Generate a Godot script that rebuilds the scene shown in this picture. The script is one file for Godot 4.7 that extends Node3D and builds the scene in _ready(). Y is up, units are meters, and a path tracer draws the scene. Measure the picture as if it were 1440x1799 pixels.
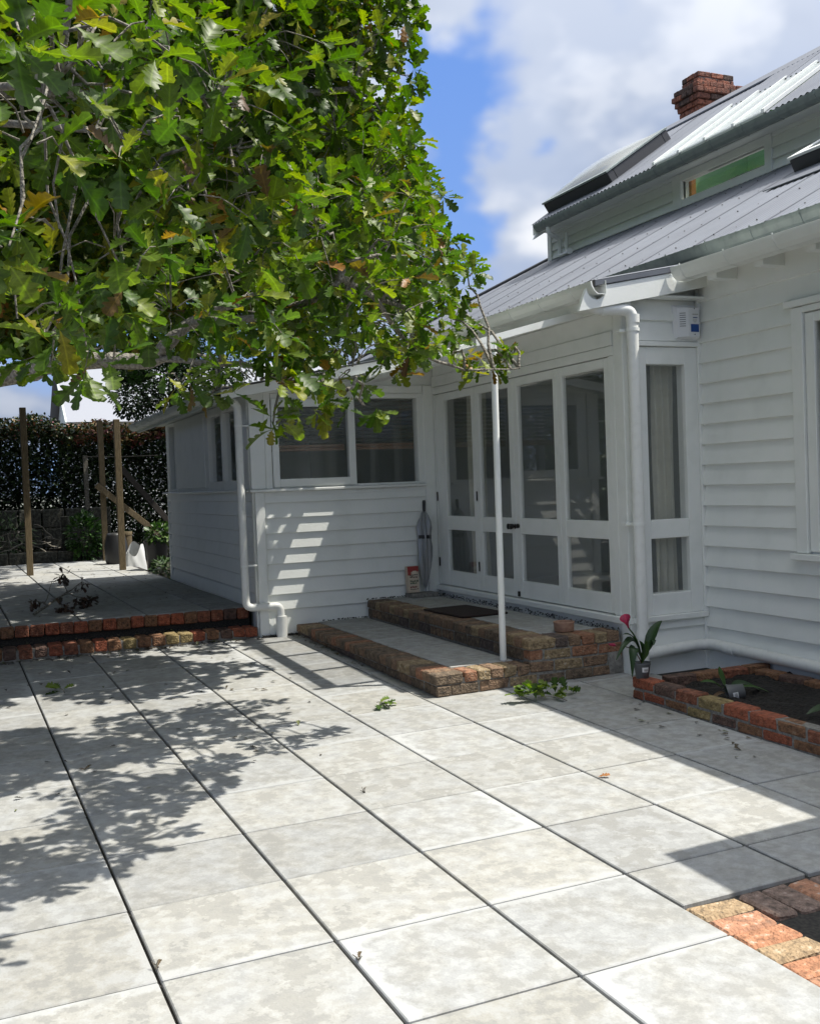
extends Node3D

var M := {}
var rng := RandomNumberGenerator.new()
var taken := {}
var brick_cache := {}
const FALL_X := 0.007
const FALL_Z := -0.0185
const GRID_TURN := 0.0155


class Geo:
	var v := PackedVector3Array()
	var n := PackedVector3Array()
	var t := PackedVector2Array()

	func tri(a: Vector3, b: Vector3, c: Vector3) -> void:
		var k := (b - a).cross(c - a).normalized()
		for p: Vector3 in [a, c, b]:
			v.append(p)
			n.append(k)
			t.append(Vector2(p.x + p.z * 0.61, p.y + p.z * 0.3))

	func smooth_tri(a: Vector3, b: Vector3, c: Vector3, na: Vector3, nb: Vector3, nc: Vector3, ta := Vector2.ZERO, tb := Vector2.ZERO, tc := Vector2.ZERO) -> void:
		v.append_array(PackedVector3Array([a, c, b]))
		n.append_array(PackedVector3Array([na, nc, nb]))
		t.append_array(PackedVector2Array([ta, tc, tb]))

	func quad(a: Vector3, b: Vector3, c: Vector3, d: Vector3) -> void:
		tri(a, b, c)
		tri(a, c, d)

	func face(pts: Array, inside: Vector3) -> void:
		var mid := Vector3.ZERO
		for p: Vector3 in pts:
			mid += p
		mid /= pts.size()
		var k: Vector3 = (pts[1] - pts[0]).cross(pts[2] - pts[0])
		if k.dot(mid - inside) < 0.0:
			pts.reverse()
		for i in range(1, pts.size() - 1):
			tri(pts[0], pts[i], pts[i + 1])

	func box(x0: float, x1: float, y0: float, y1: float, z0: float, z1: float, b := 0.0) -> Geo:
		return block(Vector3((x0 + x1) / 2, (y0 + y1) / 2, (z0 + z1) / 2), Vector3(absf(x1 - x0), absf(y1 - y0), absf(z1 - z0)) / 2, b)

	# a box with chamfered edges; shake moves its corners a little, turn rotates it
	func block(at: Vector3, h: Vector3, b := 0.0, shake := 0.0, r: RandomNumberGenerator = null, turn := Basis.IDENTITY) -> Geo:
		if b <= 0.0:
			var c := []
			for i in 8:
				c.append(at + turn * Vector3(h.x if i & 1 else -h.x, h.y if i & 2 else -h.y, h.z if i & 4 else -h.z))
			for q in [[0, 1, 3, 2], [4, 5, 7, 6], [0, 1, 5, 4], [2, 3, 7, 6], [0, 2, 6, 4], [1, 3, 7, 5]]:
				face([c[q[0]], c[q[1]], c[q[2]], c[q[3]]], at)
			return self
		var px := []
		var py := []
		var pz := []
		for i in 8:
			var s := Vector3(1 if i & 1 else -1, 1 if i & 2 else -1, 1 if i & 4 else -1)
			var w := Vector3.ZERO
			var k := b
			if r:
				w = Vector3(r.randf_range(-1, 1), r.randf_range(-1, 1), r.randf_range(-1, 1)) * shake
				k = b * r.randf_range(0.6, 1.7)
			px.append(at + turn * (s * (h - Vector3(0, k, k)) + w))
			py.append(at + turn * (s * (h - Vector3(k, 0, k)) + w))
			pz.append(at + turn * (s * (h - Vector3(k, k, 0)) + w))
		for q in [[0, 2, 6, 4], [1, 3, 7, 5]]:
			face([px[q[0]], px[q[1]], px[q[2]], px[q[3]]], at)
		for q in [[0, 1, 5, 4], [2, 3, 7, 6]]:
			face([py[q[0]], py[q[1]], py[q[2]], py[q[3]]], at)
		for q in [[0, 1, 3, 2], [4, 5, 7, 6]]:
			face([pz[q[0]], pz[q[1]], pz[q[2]], pz[q[3]]], at)
		for q in [[0, 1], [2, 3], [4, 5], [6, 7]]:
			face([py[q[0]], py[q[1]], pz[q[1]], pz[q[0]]], at)
		for q in [[0, 2], [1, 3], [4, 6], [5, 7]]:
			face([px[q[0]], px[q[1]], pz[q[1]], pz[q[0]]], at)
		for q in [[0, 4], [1, 5], [2, 6], [3, 7]]:
			face([px[q[0]], px[q[1]], py[q[1]], py[q[0]]], at)
		for i in 8:
			face([px[i], py[i], pz[i]], at)
		return self

	# a closed outline of (a, y) drawn out along an axis: "z" puts a on x, "x" puts a on z
	func prism(outline: PackedVector2Array, along: String, k0: float, k1: float) -> Geo:
		var pts := outline
		if Geometry2D.is_polygon_clockwise(pts):
			pts = pts.duplicate()
			pts.reverse()
		var lo := minf(k0, k1)
		var hi := maxf(k0, k1)
		var on_z := along == "z"
		var idx := Geometry2D.triangulate_polygon(pts)
		for i in range(0, idx.size(), 3):
			var a := pts[idx[i]]
			var b := pts[idx[i + 1]]
			var c := pts[idx[i + 2]]
			if ((b - a).cross(c - a) < 0.0) == on_z:
				var s := b
				b = c
				c = s
			tri(_on(a, hi, on_z), _on(b, hi, on_z), _on(c, hi, on_z))
			tri(_on(a, lo, on_z), _on(c, lo, on_z), _on(b, lo, on_z))
		for i in pts.size():
			var a := pts[i]
			var b := pts[(i + 1) % pts.size()]
			if on_z:
				quad(_on(a, lo, true), _on(b, lo, true), _on(b, hi, true), _on(a, hi, true))
			else:
				quad(_on(b, lo, false), _on(a, lo, false), _on(a, hi, false), _on(b, hi, false))
		return self

	func _on(p: Vector2, k: float, on_z: bool) -> Vector3:
		return Vector3(p.x, p.y, k) if on_z else Vector3(k, p.y, p.x)

	func tube(pts: Array, radius: Variant, seg := 10, caps := true) -> Geo:
		var rings := []
		var norms := []
		var up := Vector3.UP
		for i in pts.size():
			var d: Vector3
			if i == 0:
				d = pts[1] - pts[0]
			elif i == pts.size() - 1:
				d = pts[i] - pts[i - 1]
			else:
				d = (pts[i + 1] - pts[i]).normalized() + (pts[i] - pts[i - 1]).normalized()
			d = d.normalized()
			if i == 0:
				up = d.cross(Vector3(0.31, 0.17, 0.93)).normalized()
			up = (up - d * up.dot(d)).normalized()
			var side := d.cross(up)
			var r: float = radius[i] if radius is Array else radius
			var ring := []
			var nr := []
			for k in seg:
				var o := up * cos(TAU * k / seg) + side * sin(TAU * k / seg)
				ring.append(pts[i] + o * r)
				nr.append(o)
			rings.append(ring)
			norms.append(nr)
		for i in pts.size() - 1:
			for k in seg:
				var j := (k + 1) % seg
				smooth_tri(rings[i][k], rings[i][j], rings[i + 1][j], norms[i][k], norms[i][j], norms[i + 1][j])
				smooth_tri(rings[i][k], rings[i + 1][j], rings[i + 1][k], norms[i][k], norms[i + 1][j], norms[i + 1][k])
		if caps:
			for e in [0, pts.size() - 1]:
				var c: Vector3 = pts[e]
				var other: Vector3 = pts[1] if e == 0 else pts[e - 1]
				for k in seg:
					face([c, rings[e][k], rings[e][(k + 1) % seg]], other)
		return self

	# rings of points joined into a smooth sheet; closed joins the last column to the first
	func sheet(rows: Array, closed := false, flip := false) -> Geo:
		var nr := rows.size()
		var nc: int = rows[0].size()
		var nn := []
		for i in nr:
			var line := []
			for k in nc:
				var a: Vector3 = rows[mini(i + 1, nr - 1)][k] - rows[maxi(i - 1, 0)][k]
				var b: Vector3
				if closed:
					b = rows[i][(k + 1) % nc] - rows[i][(k - 1 + nc) % nc]
				else:
					b = rows[i][mini(k + 1, nc - 1)] - rows[i][maxi(k - 1, 0)]
				var c := a.cross(b).normalized()
				line.append(-c if flip else c)
			nn.append(line)
		for i in nr - 1:
			for k in (nc if closed else nc - 1):
				var j := (k + 1) % nc
				var ua := Vector2(float(k) / (nc - 1), float(i) / (nr - 1))
				var ub := Vector2(float(k + 1) / (nc - 1), float(i) / (nr - 1))
				var uc := Vector2(float(k + 1) / (nc - 1), float(i + 1) / (nr - 1))
				var ud := Vector2(float(k) / (nc - 1), float(i + 1) / (nr - 1))
				if flip:
					smooth_tri(rows[i][k], rows[i][j], rows[i + 1][j], nn[i][k], nn[i][j], nn[i + 1][j], ua, ub, uc)
					smooth_tri(rows[i][k], rows[i + 1][j], rows[i + 1][k], nn[i][k], nn[i + 1][j], nn[i + 1][k], ua, uc, ud)
				else:
					smooth_tri(rows[i][k], rows[i + 1][j], rows[i][j], nn[i][k], nn[i + 1][j], nn[i][j], ua, uc, ub)
					smooth_tri(rows[i][k], rows[i + 1][k], rows[i + 1][j], nn[i][k], nn[i + 1][k], nn[i + 1][j], ua, ud, uc)
		return self

	func lathe(profile: Array, at := Vector3.ZERO, seg := 20, turn := Basis.IDENTITY) -> Geo:
		var rows := []
		for p: Vector2 in profile:
			var ring := []
			for k in seg:
				ring.append(at + turn * Vector3(p.x * cos(TAU * k / seg), p.y, p.x * sin(TAU * k / seg)))
			rows.append(ring)
		return sheet(rows, true)

	func mesh() -> ArrayMesh:
		var a := []
		a.resize(Mesh.ARRAY_MAX)
		a[Mesh.ARRAY_VERTEX] = v
		a[Mesh.ARRAY_NORMAL] = n
		a[Mesh.ARRAY_TEX_UV] = t
		var m := ArrayMesh.new()
		m.add_surface_from_arrays(Mesh.PRIMITIVE_TRIANGLES, a)
		return m


func numbered(called: String) -> String:
	if not taken.has(called):
		taken[called] = 0
		return called
	taken[called] += 1
	return "%s_%03d" % [called, taken[called]]


func tag(o: Node, label: String, category: String, group := "") -> Node:
	o.set_meta("label", label)
	o.set_meta("category", category)
	if group:
		o.set_meta("group", group)
	return o


func thing(called: String, label: String, category: String, at := Vector3.ZERO, group := "") -> Node3D:
	var o := Node3D.new()
	o.name = numbered(called)
	add_child(o)
	o.position = at
	tag(o, label, category, group)
	return o


# a named mesh under a parent, its geometry given in world coordinates unless a transform is given
func put(parent: Node3D, called: String, g: Variant, m: Material, where := Transform3D.IDENTITY) -> MeshInstance3D:
	var o := MeshInstance3D.new()
	o.name = called if parent != self else numbered(called)
	o.mesh = g.mesh() if g is Geo else g
	o.material_override = m
	parent.add_child(o, true)
	o.global_transform = where
	return o


func structure(called: String, g: Variant, m: Material, where := Transform3D.IDENTITY) -> MeshInstance3D:
	var o := put(self, called, g, m, where)
	o.set_meta("kind", "structure")
	return o


func ground_at(x: float, z: float) -> float:
	return FALL_X * x + FALL_Z * z


func lin(r: float, g: float, b: float) -> Color:
	return Color(r, g, b).linear_to_srgb()


# ---------------------------------------------------------------- materials
func ramp_texture(colors: Array, offsets: Array, freq: float, size := 256, sd := 0, octaves := 4) -> NoiseTexture2D:
	var f := FastNoiseLite.new()
	f.seed = sd
	f.noise_type = FastNoiseLite.TYPE_SIMPLEX_SMOOTH
	f.frequency = freq
	f.fractal_octaves = octaves
	var gr := Gradient.new()
	gr.colors = PackedColorArray(colors)
	gr.offsets = PackedFloat32Array(offsets)
	var t := NoiseTexture2D.new()
	t.width = size
	t.height = size
	t.seamless = true
	t.noise = f
	t.color_ramp = gr
	return t


func bump_texture(freq: float, sd := 0, size := 256, octaves := 5) -> NoiseTexture2D:
	var f := FastNoiseLite.new()
	f.seed = sd
	f.noise_type = FastNoiseLite.TYPE_SIMPLEX_SMOOTH
	f.frequency = freq
	f.fractal_octaves = octaves
	var t := NoiseTexture2D.new()
	t.width = size
	t.height = size
	t.seamless = true
	t.noise = f
	return t


func plain(c: Color, rough := 0.6, metal := 0.0, spec := 0.5) -> StandardMaterial3D:
	var m := StandardMaterial3D.new()
	m.albedo_color = c
	m.roughness = rough
	m.metallic = metal
	m.metallic_specular = spec
	return m


func mapped(t: Texture2D, scale: float, rough := 0.7, bump: Texture2D = null, relief := 0.0) -> StandardMaterial3D:
	var m := StandardMaterial3D.new()
	m.albedo_texture = t
	m.roughness = rough
	m.uv1_triplanar = true
	m.uv1_world_triplanar = true
	m.uv1_scale = Vector3.ONE * scale
	if bump:
		m.heightmap_enabled = true
		m.heightmap_texture = bump
		m.heightmap_scale = relief
	return m


func brick_material(base: Color, dirt: Color, pale: Color, sd: int) -> StandardMaterial3D:
	var t := ramp_texture([dirt.linear_to_srgb(), base.lerp(dirt, 0.45).linear_to_srgb(), base.linear_to_srgb(), (base * 1.15).linear_to_srgb(), pale.linear_to_srgb()], [0.0, 0.26, 0.46, 0.70, 0.97], 0.019, 256, sd, 6)
	return mapped(t, 3.6, 0.92, M.brick_bump, 1.0)


func concrete_image(sd: int, warm: float, edges: int, crisp: bool) -> ImageTexture:
	var size := 320
	var im := Image.create(size, size, false, Image.FORMAT_RGB8)
	var a := FastNoiseLite.new()
	a.seed = sd
	a.frequency = 0.0065
	a.fractal_octaves = 4
	a.fractal_gain = 0.6
	var b := FastNoiseLite.new()
	b.seed = sd + 77
	b.frequency = 0.016
	b.fractal_octaves = 5
	b.fractal_gain = 0.72
	var c := FastNoiseLite.new()
	c.seed = sd + 154
	c.frequency = 0.22
	c.fractal_octaves = 2
	var grey := Color(0.25, 0.25, 0.24)
	var cream := Color(0.345, 0.338, 0.31)
	var milk := Color(0.42, 0.428, 0.428)
	var cool := Color(0.315, 0.32, 0.318)
	var tone := 0.91 + 0.16 * fposmod(sd * 0.37, 1.0)
	for y in size:
		for x in size:
			var n1 := a.get_noise_2d(x, y)
			var n2 := b.get_noise_2d(x, y)
			var n3 := c.get_noise_2d(x, y)
			var col := cool.lerp(cream, clampf(warm + n1 * 0.9, 0, 1))
			col = col.lerp(grey, (smoothstep(0.03, 0.09, n2 * 0.6 + n1 - 0.06) * 0.5 + smoothstep(0.05, 0.35, n2) * 0.25 if crisp else smoothstep(-0.1, 0.4, n2 + n1 * 0.6 - 0.04) * 0.7))
			col = col.lerp(milk, smoothstep(0.05, 0.4, -n2 - n1 * 0.4) * 0.45)
			var u := float(x) / size + n1 * 0.10 + n2 * 0.05
			var v := float(y) / size + n1 * 0.08 - n2 * 0.05
			var e := 1.0
			if edges & 1: e = minf(e, u)
			if edges & 2: e = minf(e, 1.0 - u)
			if edges & 4: e = minf(e, v)
			if edges & 8: e = minf(e, 1.0 - v)
			col = col.lerp(milk, (1.0 - smoothstep(0.03, 0.085, e)) * 0.7)
			col *= tone * (1.0 + n3 * 0.06)
			if n3 > 0.7 and n2 > 0.12:
				col *= 0.7
			im.set_pixel(x, y, col.linear_to_srgb())
	return ImageTexture.create_from_image(im)


func make_materials() -> void:
	M.brick_bump = bump_texture(0.05, 3, 256)
	var fine := bump_texture(0.12, 9, 256)
	var white := ramp_texture([lin(0.77, 0.79, 0.76), lin(0.82, 0.84, 0.81), lin(0.84, 0.86, 0.83), lin(0.85, 0.86, 0.84)], [0.0, 0.35, 0.6, 1.0], 0.012, 256, 5, 5)
	M.white = mapped(white, 0.9, 0.5, fine, 0.06)
	M.white.metallic_specular = 0.45
	var trim := ramp_texture([lin(0.79, 0.81, 0.78), lin(0.83, 0.85, 0.82), lin(0.85, 0.86, 0.84)], [0.0, 0.4, 1.0], 0.014, 256, 25, 5)
	M.trim = mapped(trim, 1.1, 0.38, fine, 0.04)
	M.pipe = mapped(ramp_texture([lin(0.70, 0.71, 0.68), lin(0.78, 0.79, 0.76), lin(0.80, 0.81, 0.79)], [0.0, 0.35, 1.0], 0.02, 256, 31, 4), 2.0, 0.33)
	M.green_grey = mapped(ramp_texture([lin(0.48, 0.53, 0.49), lin(0.57, 0.62, 0.57), lin(0.60, 0.64, 0.60)], [0.0, 0.4, 1.0], 0.012, 256, 41, 4), 0.8, 0.5)
	M.gutter_grey = mapped(ramp_texture([lin(0.17, 0.20, 0.20), lin(0.24, 0.28, 0.27), lin(0.28, 0.32, 0.31)], [0.0, 0.45, 1.0], 0.02, 256, 43, 4), 1.5, 0.4)
	M.iron = mapped(ramp_texture([lin(0.105, 0.112, 0.133), lin(0.135, 0.146, 0.172), lin(0.16, 0.174, 0.202)], [0.0, 0.5, 1.0], 0.012, 256, 45, 5), 0.5, 0.42)
	M.iron_b = mapped(ramp_texture([lin(0.113, 0.12, 0.142), lin(0.143, 0.155, 0.182), lin(0.168, 0.182, 0.212)], [0.0, 0.5, 1.0], 0.012, 256, 46, 5), 0.5, 0.4)
	M.dark_iron = plain(lin(0.05, 0.052, 0.058), 0.45)
	M.black = plain(lin(0.02, 0.02, 0.021), 0.45)
	M.brass = plain(lin(0.03, 0.027, 0.025), 0.35, 0.6)
	M.glass = StandardMaterial3D.new()
	M.glass.transparency = BaseMaterial3D.TRANSPARENCY_ALPHA
	M.glass.albedo_color = Color(0.85, 0.9, 0.88, 0.06)
	M.glass.roughness = 0.02
	M.clear_sheet = StandardMaterial3D.new()
	M.clear_sheet.transparency = BaseMaterial3D.TRANSPARENCY_ALPHA
	M.clear_sheet.albedo_color = Color(0.9, 0.93, 0.92, 0.12)
	M.clear_sheet.roughness = 0.12
	M.milky_sheet = StandardMaterial3D.new()
	M.milky_sheet.transparency = BaseMaterial3D.TRANSPARENCY_ALPHA
	M.milky_sheet.albedo_color = Color(0.88, 0.91, 0.90, 0.24)
	M.milky_sheet.roughness = 0.15
	M.roof_glass = StandardMaterial3D.new()
	M.roof_glass.transparency = BaseMaterial3D.TRANSPARENCY_ALPHA
	M.roof_glass.albedo_color = Color(0.7, 0.75, 0.74, 0.3)
	M.roof_glass.roughness = 0.2
	M.inside = plain(lin(0.24, 0.23, 0.21), 0.8)
	M.inside_dark = plain(lin(0.24, 0.20, 0.16), 0.7)
	M.dark_concrete = mapped(ramp_texture([lin(0.02, 0.02, 0.015), lin(0.05, 0.05, 0.04), lin(0.11, 0.11, 0.09)], [0.0, 0.5, 1.0], 0.03, 256, 151), 2.0, 0.95, M.brick_bump, 0.6)  # mottled concrete, darkened overall
	M.inside_green = plain(lin(0.30, 0.62, 0.33), 0.8)
	M.inside_orange = plain(lin(0.5, 0.2, 0.05), 0.8)
	M.floor_wood = mapped(ramp_texture([lin(0.05, 0.03, 0.02), lin(0.10, 0.06, 0.04)], [0.0, 1.0], 0.03, 128, 8), 2.0, 0.4)
	M.curtain = mapped(ramp_texture([lin(0.50, 0.48, 0.38), lin(0.62, 0.60, 0.50)], [0.0, 1.0], 0.03, 128, 12), 2.0, 0.9)
	M.curtain.backlight_enabled = true
	M.curtain.backlight = Color(0.45, 0.44, 0.36)
	M.slat = plain(lin(0.045, 0.035, 0.03), 0.45)
	M.slat_rail = mapped(ramp_texture([lin(0.17, 0.07, 0.03), lin(0.27, 0.12, 0.05)], [0.0, 1.0], 0.05, 128, 14), 4.0, 0.4)
	M.pavers = []
	for k in 14:
		M.pavers.append(StandardMaterial3D.new())
		M.pavers[k].albedo_texture = concrete_image(100 + k * 13, [0.35, 0.75, 0.5, 0.15, 0.65, 0.05, 0.45, 0.85, 0.3, 0.55, 0.9, 0.2, 0.6, 0.4][k], [0, 8, 0, 12, 0, 2, 0, 4, 9, 0, 1, 5, 0, 8][k], k in [1, 5, 9, 12])
		M.pavers[k].roughness = 0.82
		M.pavers[k].metallic_specular = 0.35
		M.pavers[k].heightmap_enabled = true
		M.pavers[k].heightmap_texture = bump_texture(0.16, 20, 256) if k == 0 else M.pavers[0].heightmap_texture
		M.pavers[k].heightmap_scale = 0.08
	M.mortar = mapped(ramp_texture([lin(0.12, 0.11, 0.10), lin(0.22, 0.21, 0.19), lin(0.30, 0.29, 0.27)], [0.0, 0.5, 1.0], 0.04, 256, 51), 3.0, 0.95, M.brick_bump, 0.3)
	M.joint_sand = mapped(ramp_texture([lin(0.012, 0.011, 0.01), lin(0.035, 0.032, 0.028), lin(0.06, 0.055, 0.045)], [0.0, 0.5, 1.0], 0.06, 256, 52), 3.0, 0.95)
	M.soil = mapped(ramp_texture([lin(0.006, 0.005, 0.005), lin(0.016, 0.013, 0.011), lin(0.035, 0.028, 0.022)], [0.0, 0.55, 1.0], 0.05, 256, 53), 2.0, 0.95, M.brick_bump, 3.0)
	M.earth = mapped(ramp_texture([lin(0.015, 0.012, 0.008), lin(0.035, 0.028, 0.018), lin(0.07, 0.055, 0.035)], [0.0, 0.55, 1.0], 0.04, 256, 54), 0.7, 0.95, M.brick_bump, 3.0)
	var pale := Color(0.42, 0.38, 0.32)
	M.tan = [brick_material(Color(0.21, 0.135, 0.085), Color(0.06, 0.045, 0.035), Color(0.42, 0.32, 0.2), 61), brick_material(Color(0.27, 0.20, 0.115), Color(0.09, 0.065, 0.04), pale, 62), brick_material(Color(0.27, 0.13, 0.075), Color(0.07, 0.045, 0.03), Color(0.4, 0.27, 0.18), 63), brick_material(Color(0.15, 0.11, 0.075), Color(0.04, 0.035, 0.03), Color(0.34, 0.27, 0.19), 64), brick_material(Color(0.10, 0.075, 0.065), Color(0.03, 0.028, 0.028), Color(0.25, 0.2, 0.16), 65)]
	M.red = [brick_material(Color(0.30, 0.088, 0.045), Color(0.10, 0.04, 0.025), Color(0.44, 0.22, 0.14), 71), brick_material(Color(0.22, 0.08, 0.045), Color(0.07, 0.035, 0.025), Color(0.36, 0.2, 0.13), 72), brick_material(Color(0.21, 0.105, 0.055), Color(0.05, 0.035, 0.025), Color(0.32, 0.22, 0.14), 73), brick_material(Color(0.24, 0.18, 0.08), Color(0.08, 0.06, 0.03), Color(0.42, 0.34, 0.18), 74), brick_material(Color(0.11, 0.065, 0.05), Color(0.03, 0.025, 0.02), Color(0.24, 0.16, 0.12), 75)]
	M.pink = [brick_material(Color(0.40, 0.20, 0.12), Color(0.16, 0.10, 0.07), Color(0.55, 0.46, 0.40), 81), brick_material(Color(0.38, 0.18, 0.10), Color(0.18, 0.09, 0.05), Color(0.52, 0.42, 0.35), 82), brick_material(Color(0.33, 0.235, 0.14), Color(0.12, 0.09, 0.06), Color(0.50, 0.43, 0.33), 83), brick_material(Color(0.22, 0.155, 0.125), Color(0.08, 0.06, 0.05), Color(0.4, 0.33, 0.29), 84)]
	M.chimney = [brick_material(Color(0.24, 0.085, 0.05), Color(0.03, 0.022, 0.018), Color(0.34, 0.19, 0.13), 91), brick_material(Color(0.17, 0.065, 0.042), Color(0.022, 0.018, 0.016), Color(0.30, 0.21, 0.17), 92), brick_material(Color(0.085, 0.05, 0.038), Color(0.015, 0.013, 0.012), Color(0.22, 0.17, 0.14), 93)]
	M.timber = mapped(ramp_texture([lin(0.085, 0.062, 0.03), lin(0.14, 0.105, 0.055), lin(0.20, 0.15, 0.085)], [0.0, 0.5, 1.0], 0.03, 256, 95), 2.2, 0.8, fine, 0.3)
	M.timber.uv1_scale = Vector3(9, 0.9, 9)
	M.old_timber = mapped(ramp_texture([lin(0.06, 0.055, 0.045), lin(0.12, 0.11, 0.09), lin(0.19, 0.18, 0.15)], [0.0, 0.5, 1.0], 0.03, 256, 96), 2.5, 0.9, fine, 0.3)
	M.bark = mapped(ramp_texture([lin(0.06, 0.052, 0.042), lin(0.15, 0.135, 0.11), lin(0.28, 0.26, 0.22), lin(0.33, 0.32, 0.28)], [0.0, 0.4, 0.7, 1.0], 0.05, 256, 97), 4.0, 0.9, M.brick_bump, 1.2)
	M.veins = vein_image()
	M.leaf = leaf_material(Color(0.86, 1.0, 0.12))
	M.dry_leaf = leaf_material(Color(0.3, 0.26, 0.18))
	M.hedge_leaf = leaf_material(Color(0.35, 0.5, 0.1))


func leaf_material(through: Color) -> StandardMaterial3D:
	var m := StandardMaterial3D.new()
	m.vertex_color_use_as_albedo = true
	m.albedo_texture = M.veins
	m.roughness = 0.46
	m.metallic_specular = 0.5
	m.backlight_enabled = true
	m.backlight = through
	m.cull_mode = BaseMaterial3D.CULL_DISABLED
	return m


# pale midrib and side veins on the blade of a leaf
func vein_image() -> ImageTexture:
	var im := Image.create(96, 160, false, Image.FORMAT_RGB8)
	var n := FastNoiseLite.new()
	n.frequency = 0.06
	n.seed = 6
	for y in 160:
		for x in 96:
			var u := absf(x / 95.0 - 0.5) * 2.0
			var v := y / 159.0
			var side := absf(fposmod((v - u * 0.42) * 6.5, 1.0) - 0.5) * 2.0
			var vein := maxf(1.0 - smoothstep(0.02, 0.07, u), (1.0 - smoothstep(0.0, 0.22, 1.0 - side)) * 0.6 * (1.0 - u * 0.5))
			var k := 0.80 + 0.20 * vein + n.get_noise_2d(x, y) * 0.10
			im.set_pixel(x, y, Color(k, minf(k, 1.0), k * (1.0 - 0.1 * vein)))
	return ImageTexture.create_from_image(im)


# ---------------------------------------------------------------- camera, sky, sun
func make_view() -> void:
	var cam := Camera3D.new()
	cam.name = "camera"
	cam.fov = 52.04
	cam.near = 0.05
	cam.far = 600.0
	add_child(cam)
	cam.transform = Transform3D(Basis(Vector3(0.918377, -0.037443, 0.393932), Vector3(0.045511, 0.998902, -0.011154), Vector3(-0.393081, 0.028172, 0.919072)).orthonormalized(), Vector3(0.081692, 1.573838, 3.383837))
	cam.current = true
	var sun := DirectionalLight3D.new()
	sun.name = "sun"
	add_child(sun)
	sun.look_at_from_position(Vector3(0.47, 1.0, 0.19) * 20.0, Vector3.ZERO)
	sun.light_energy = 0.92
	sun.light_color = Color(1.0, 0.98, 0.935)
	sun.light_angular_distance = 0.5
	sun.shadow_enabled = true
	var e := Environment.new()
	e.background_mode = Environment.BG_SKY
	e.sky = Sky.new()
	var sm := PanoramaSkyMaterial.new()
	sm.panorama = sky_picture()
	e.sky.sky_material = sm
	e.tonemap_mode = Environment.TONE_MAPPER_LINEAR
	e.tonemap_exposure = 2.35
	e.sdfgi_enabled = true
	e.ssao_enabled = true
	e.ssil_enabled = true
	var w := WorldEnvironment.new()
	w.name = "world"
	w.environment = e
	add_child(w)


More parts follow.
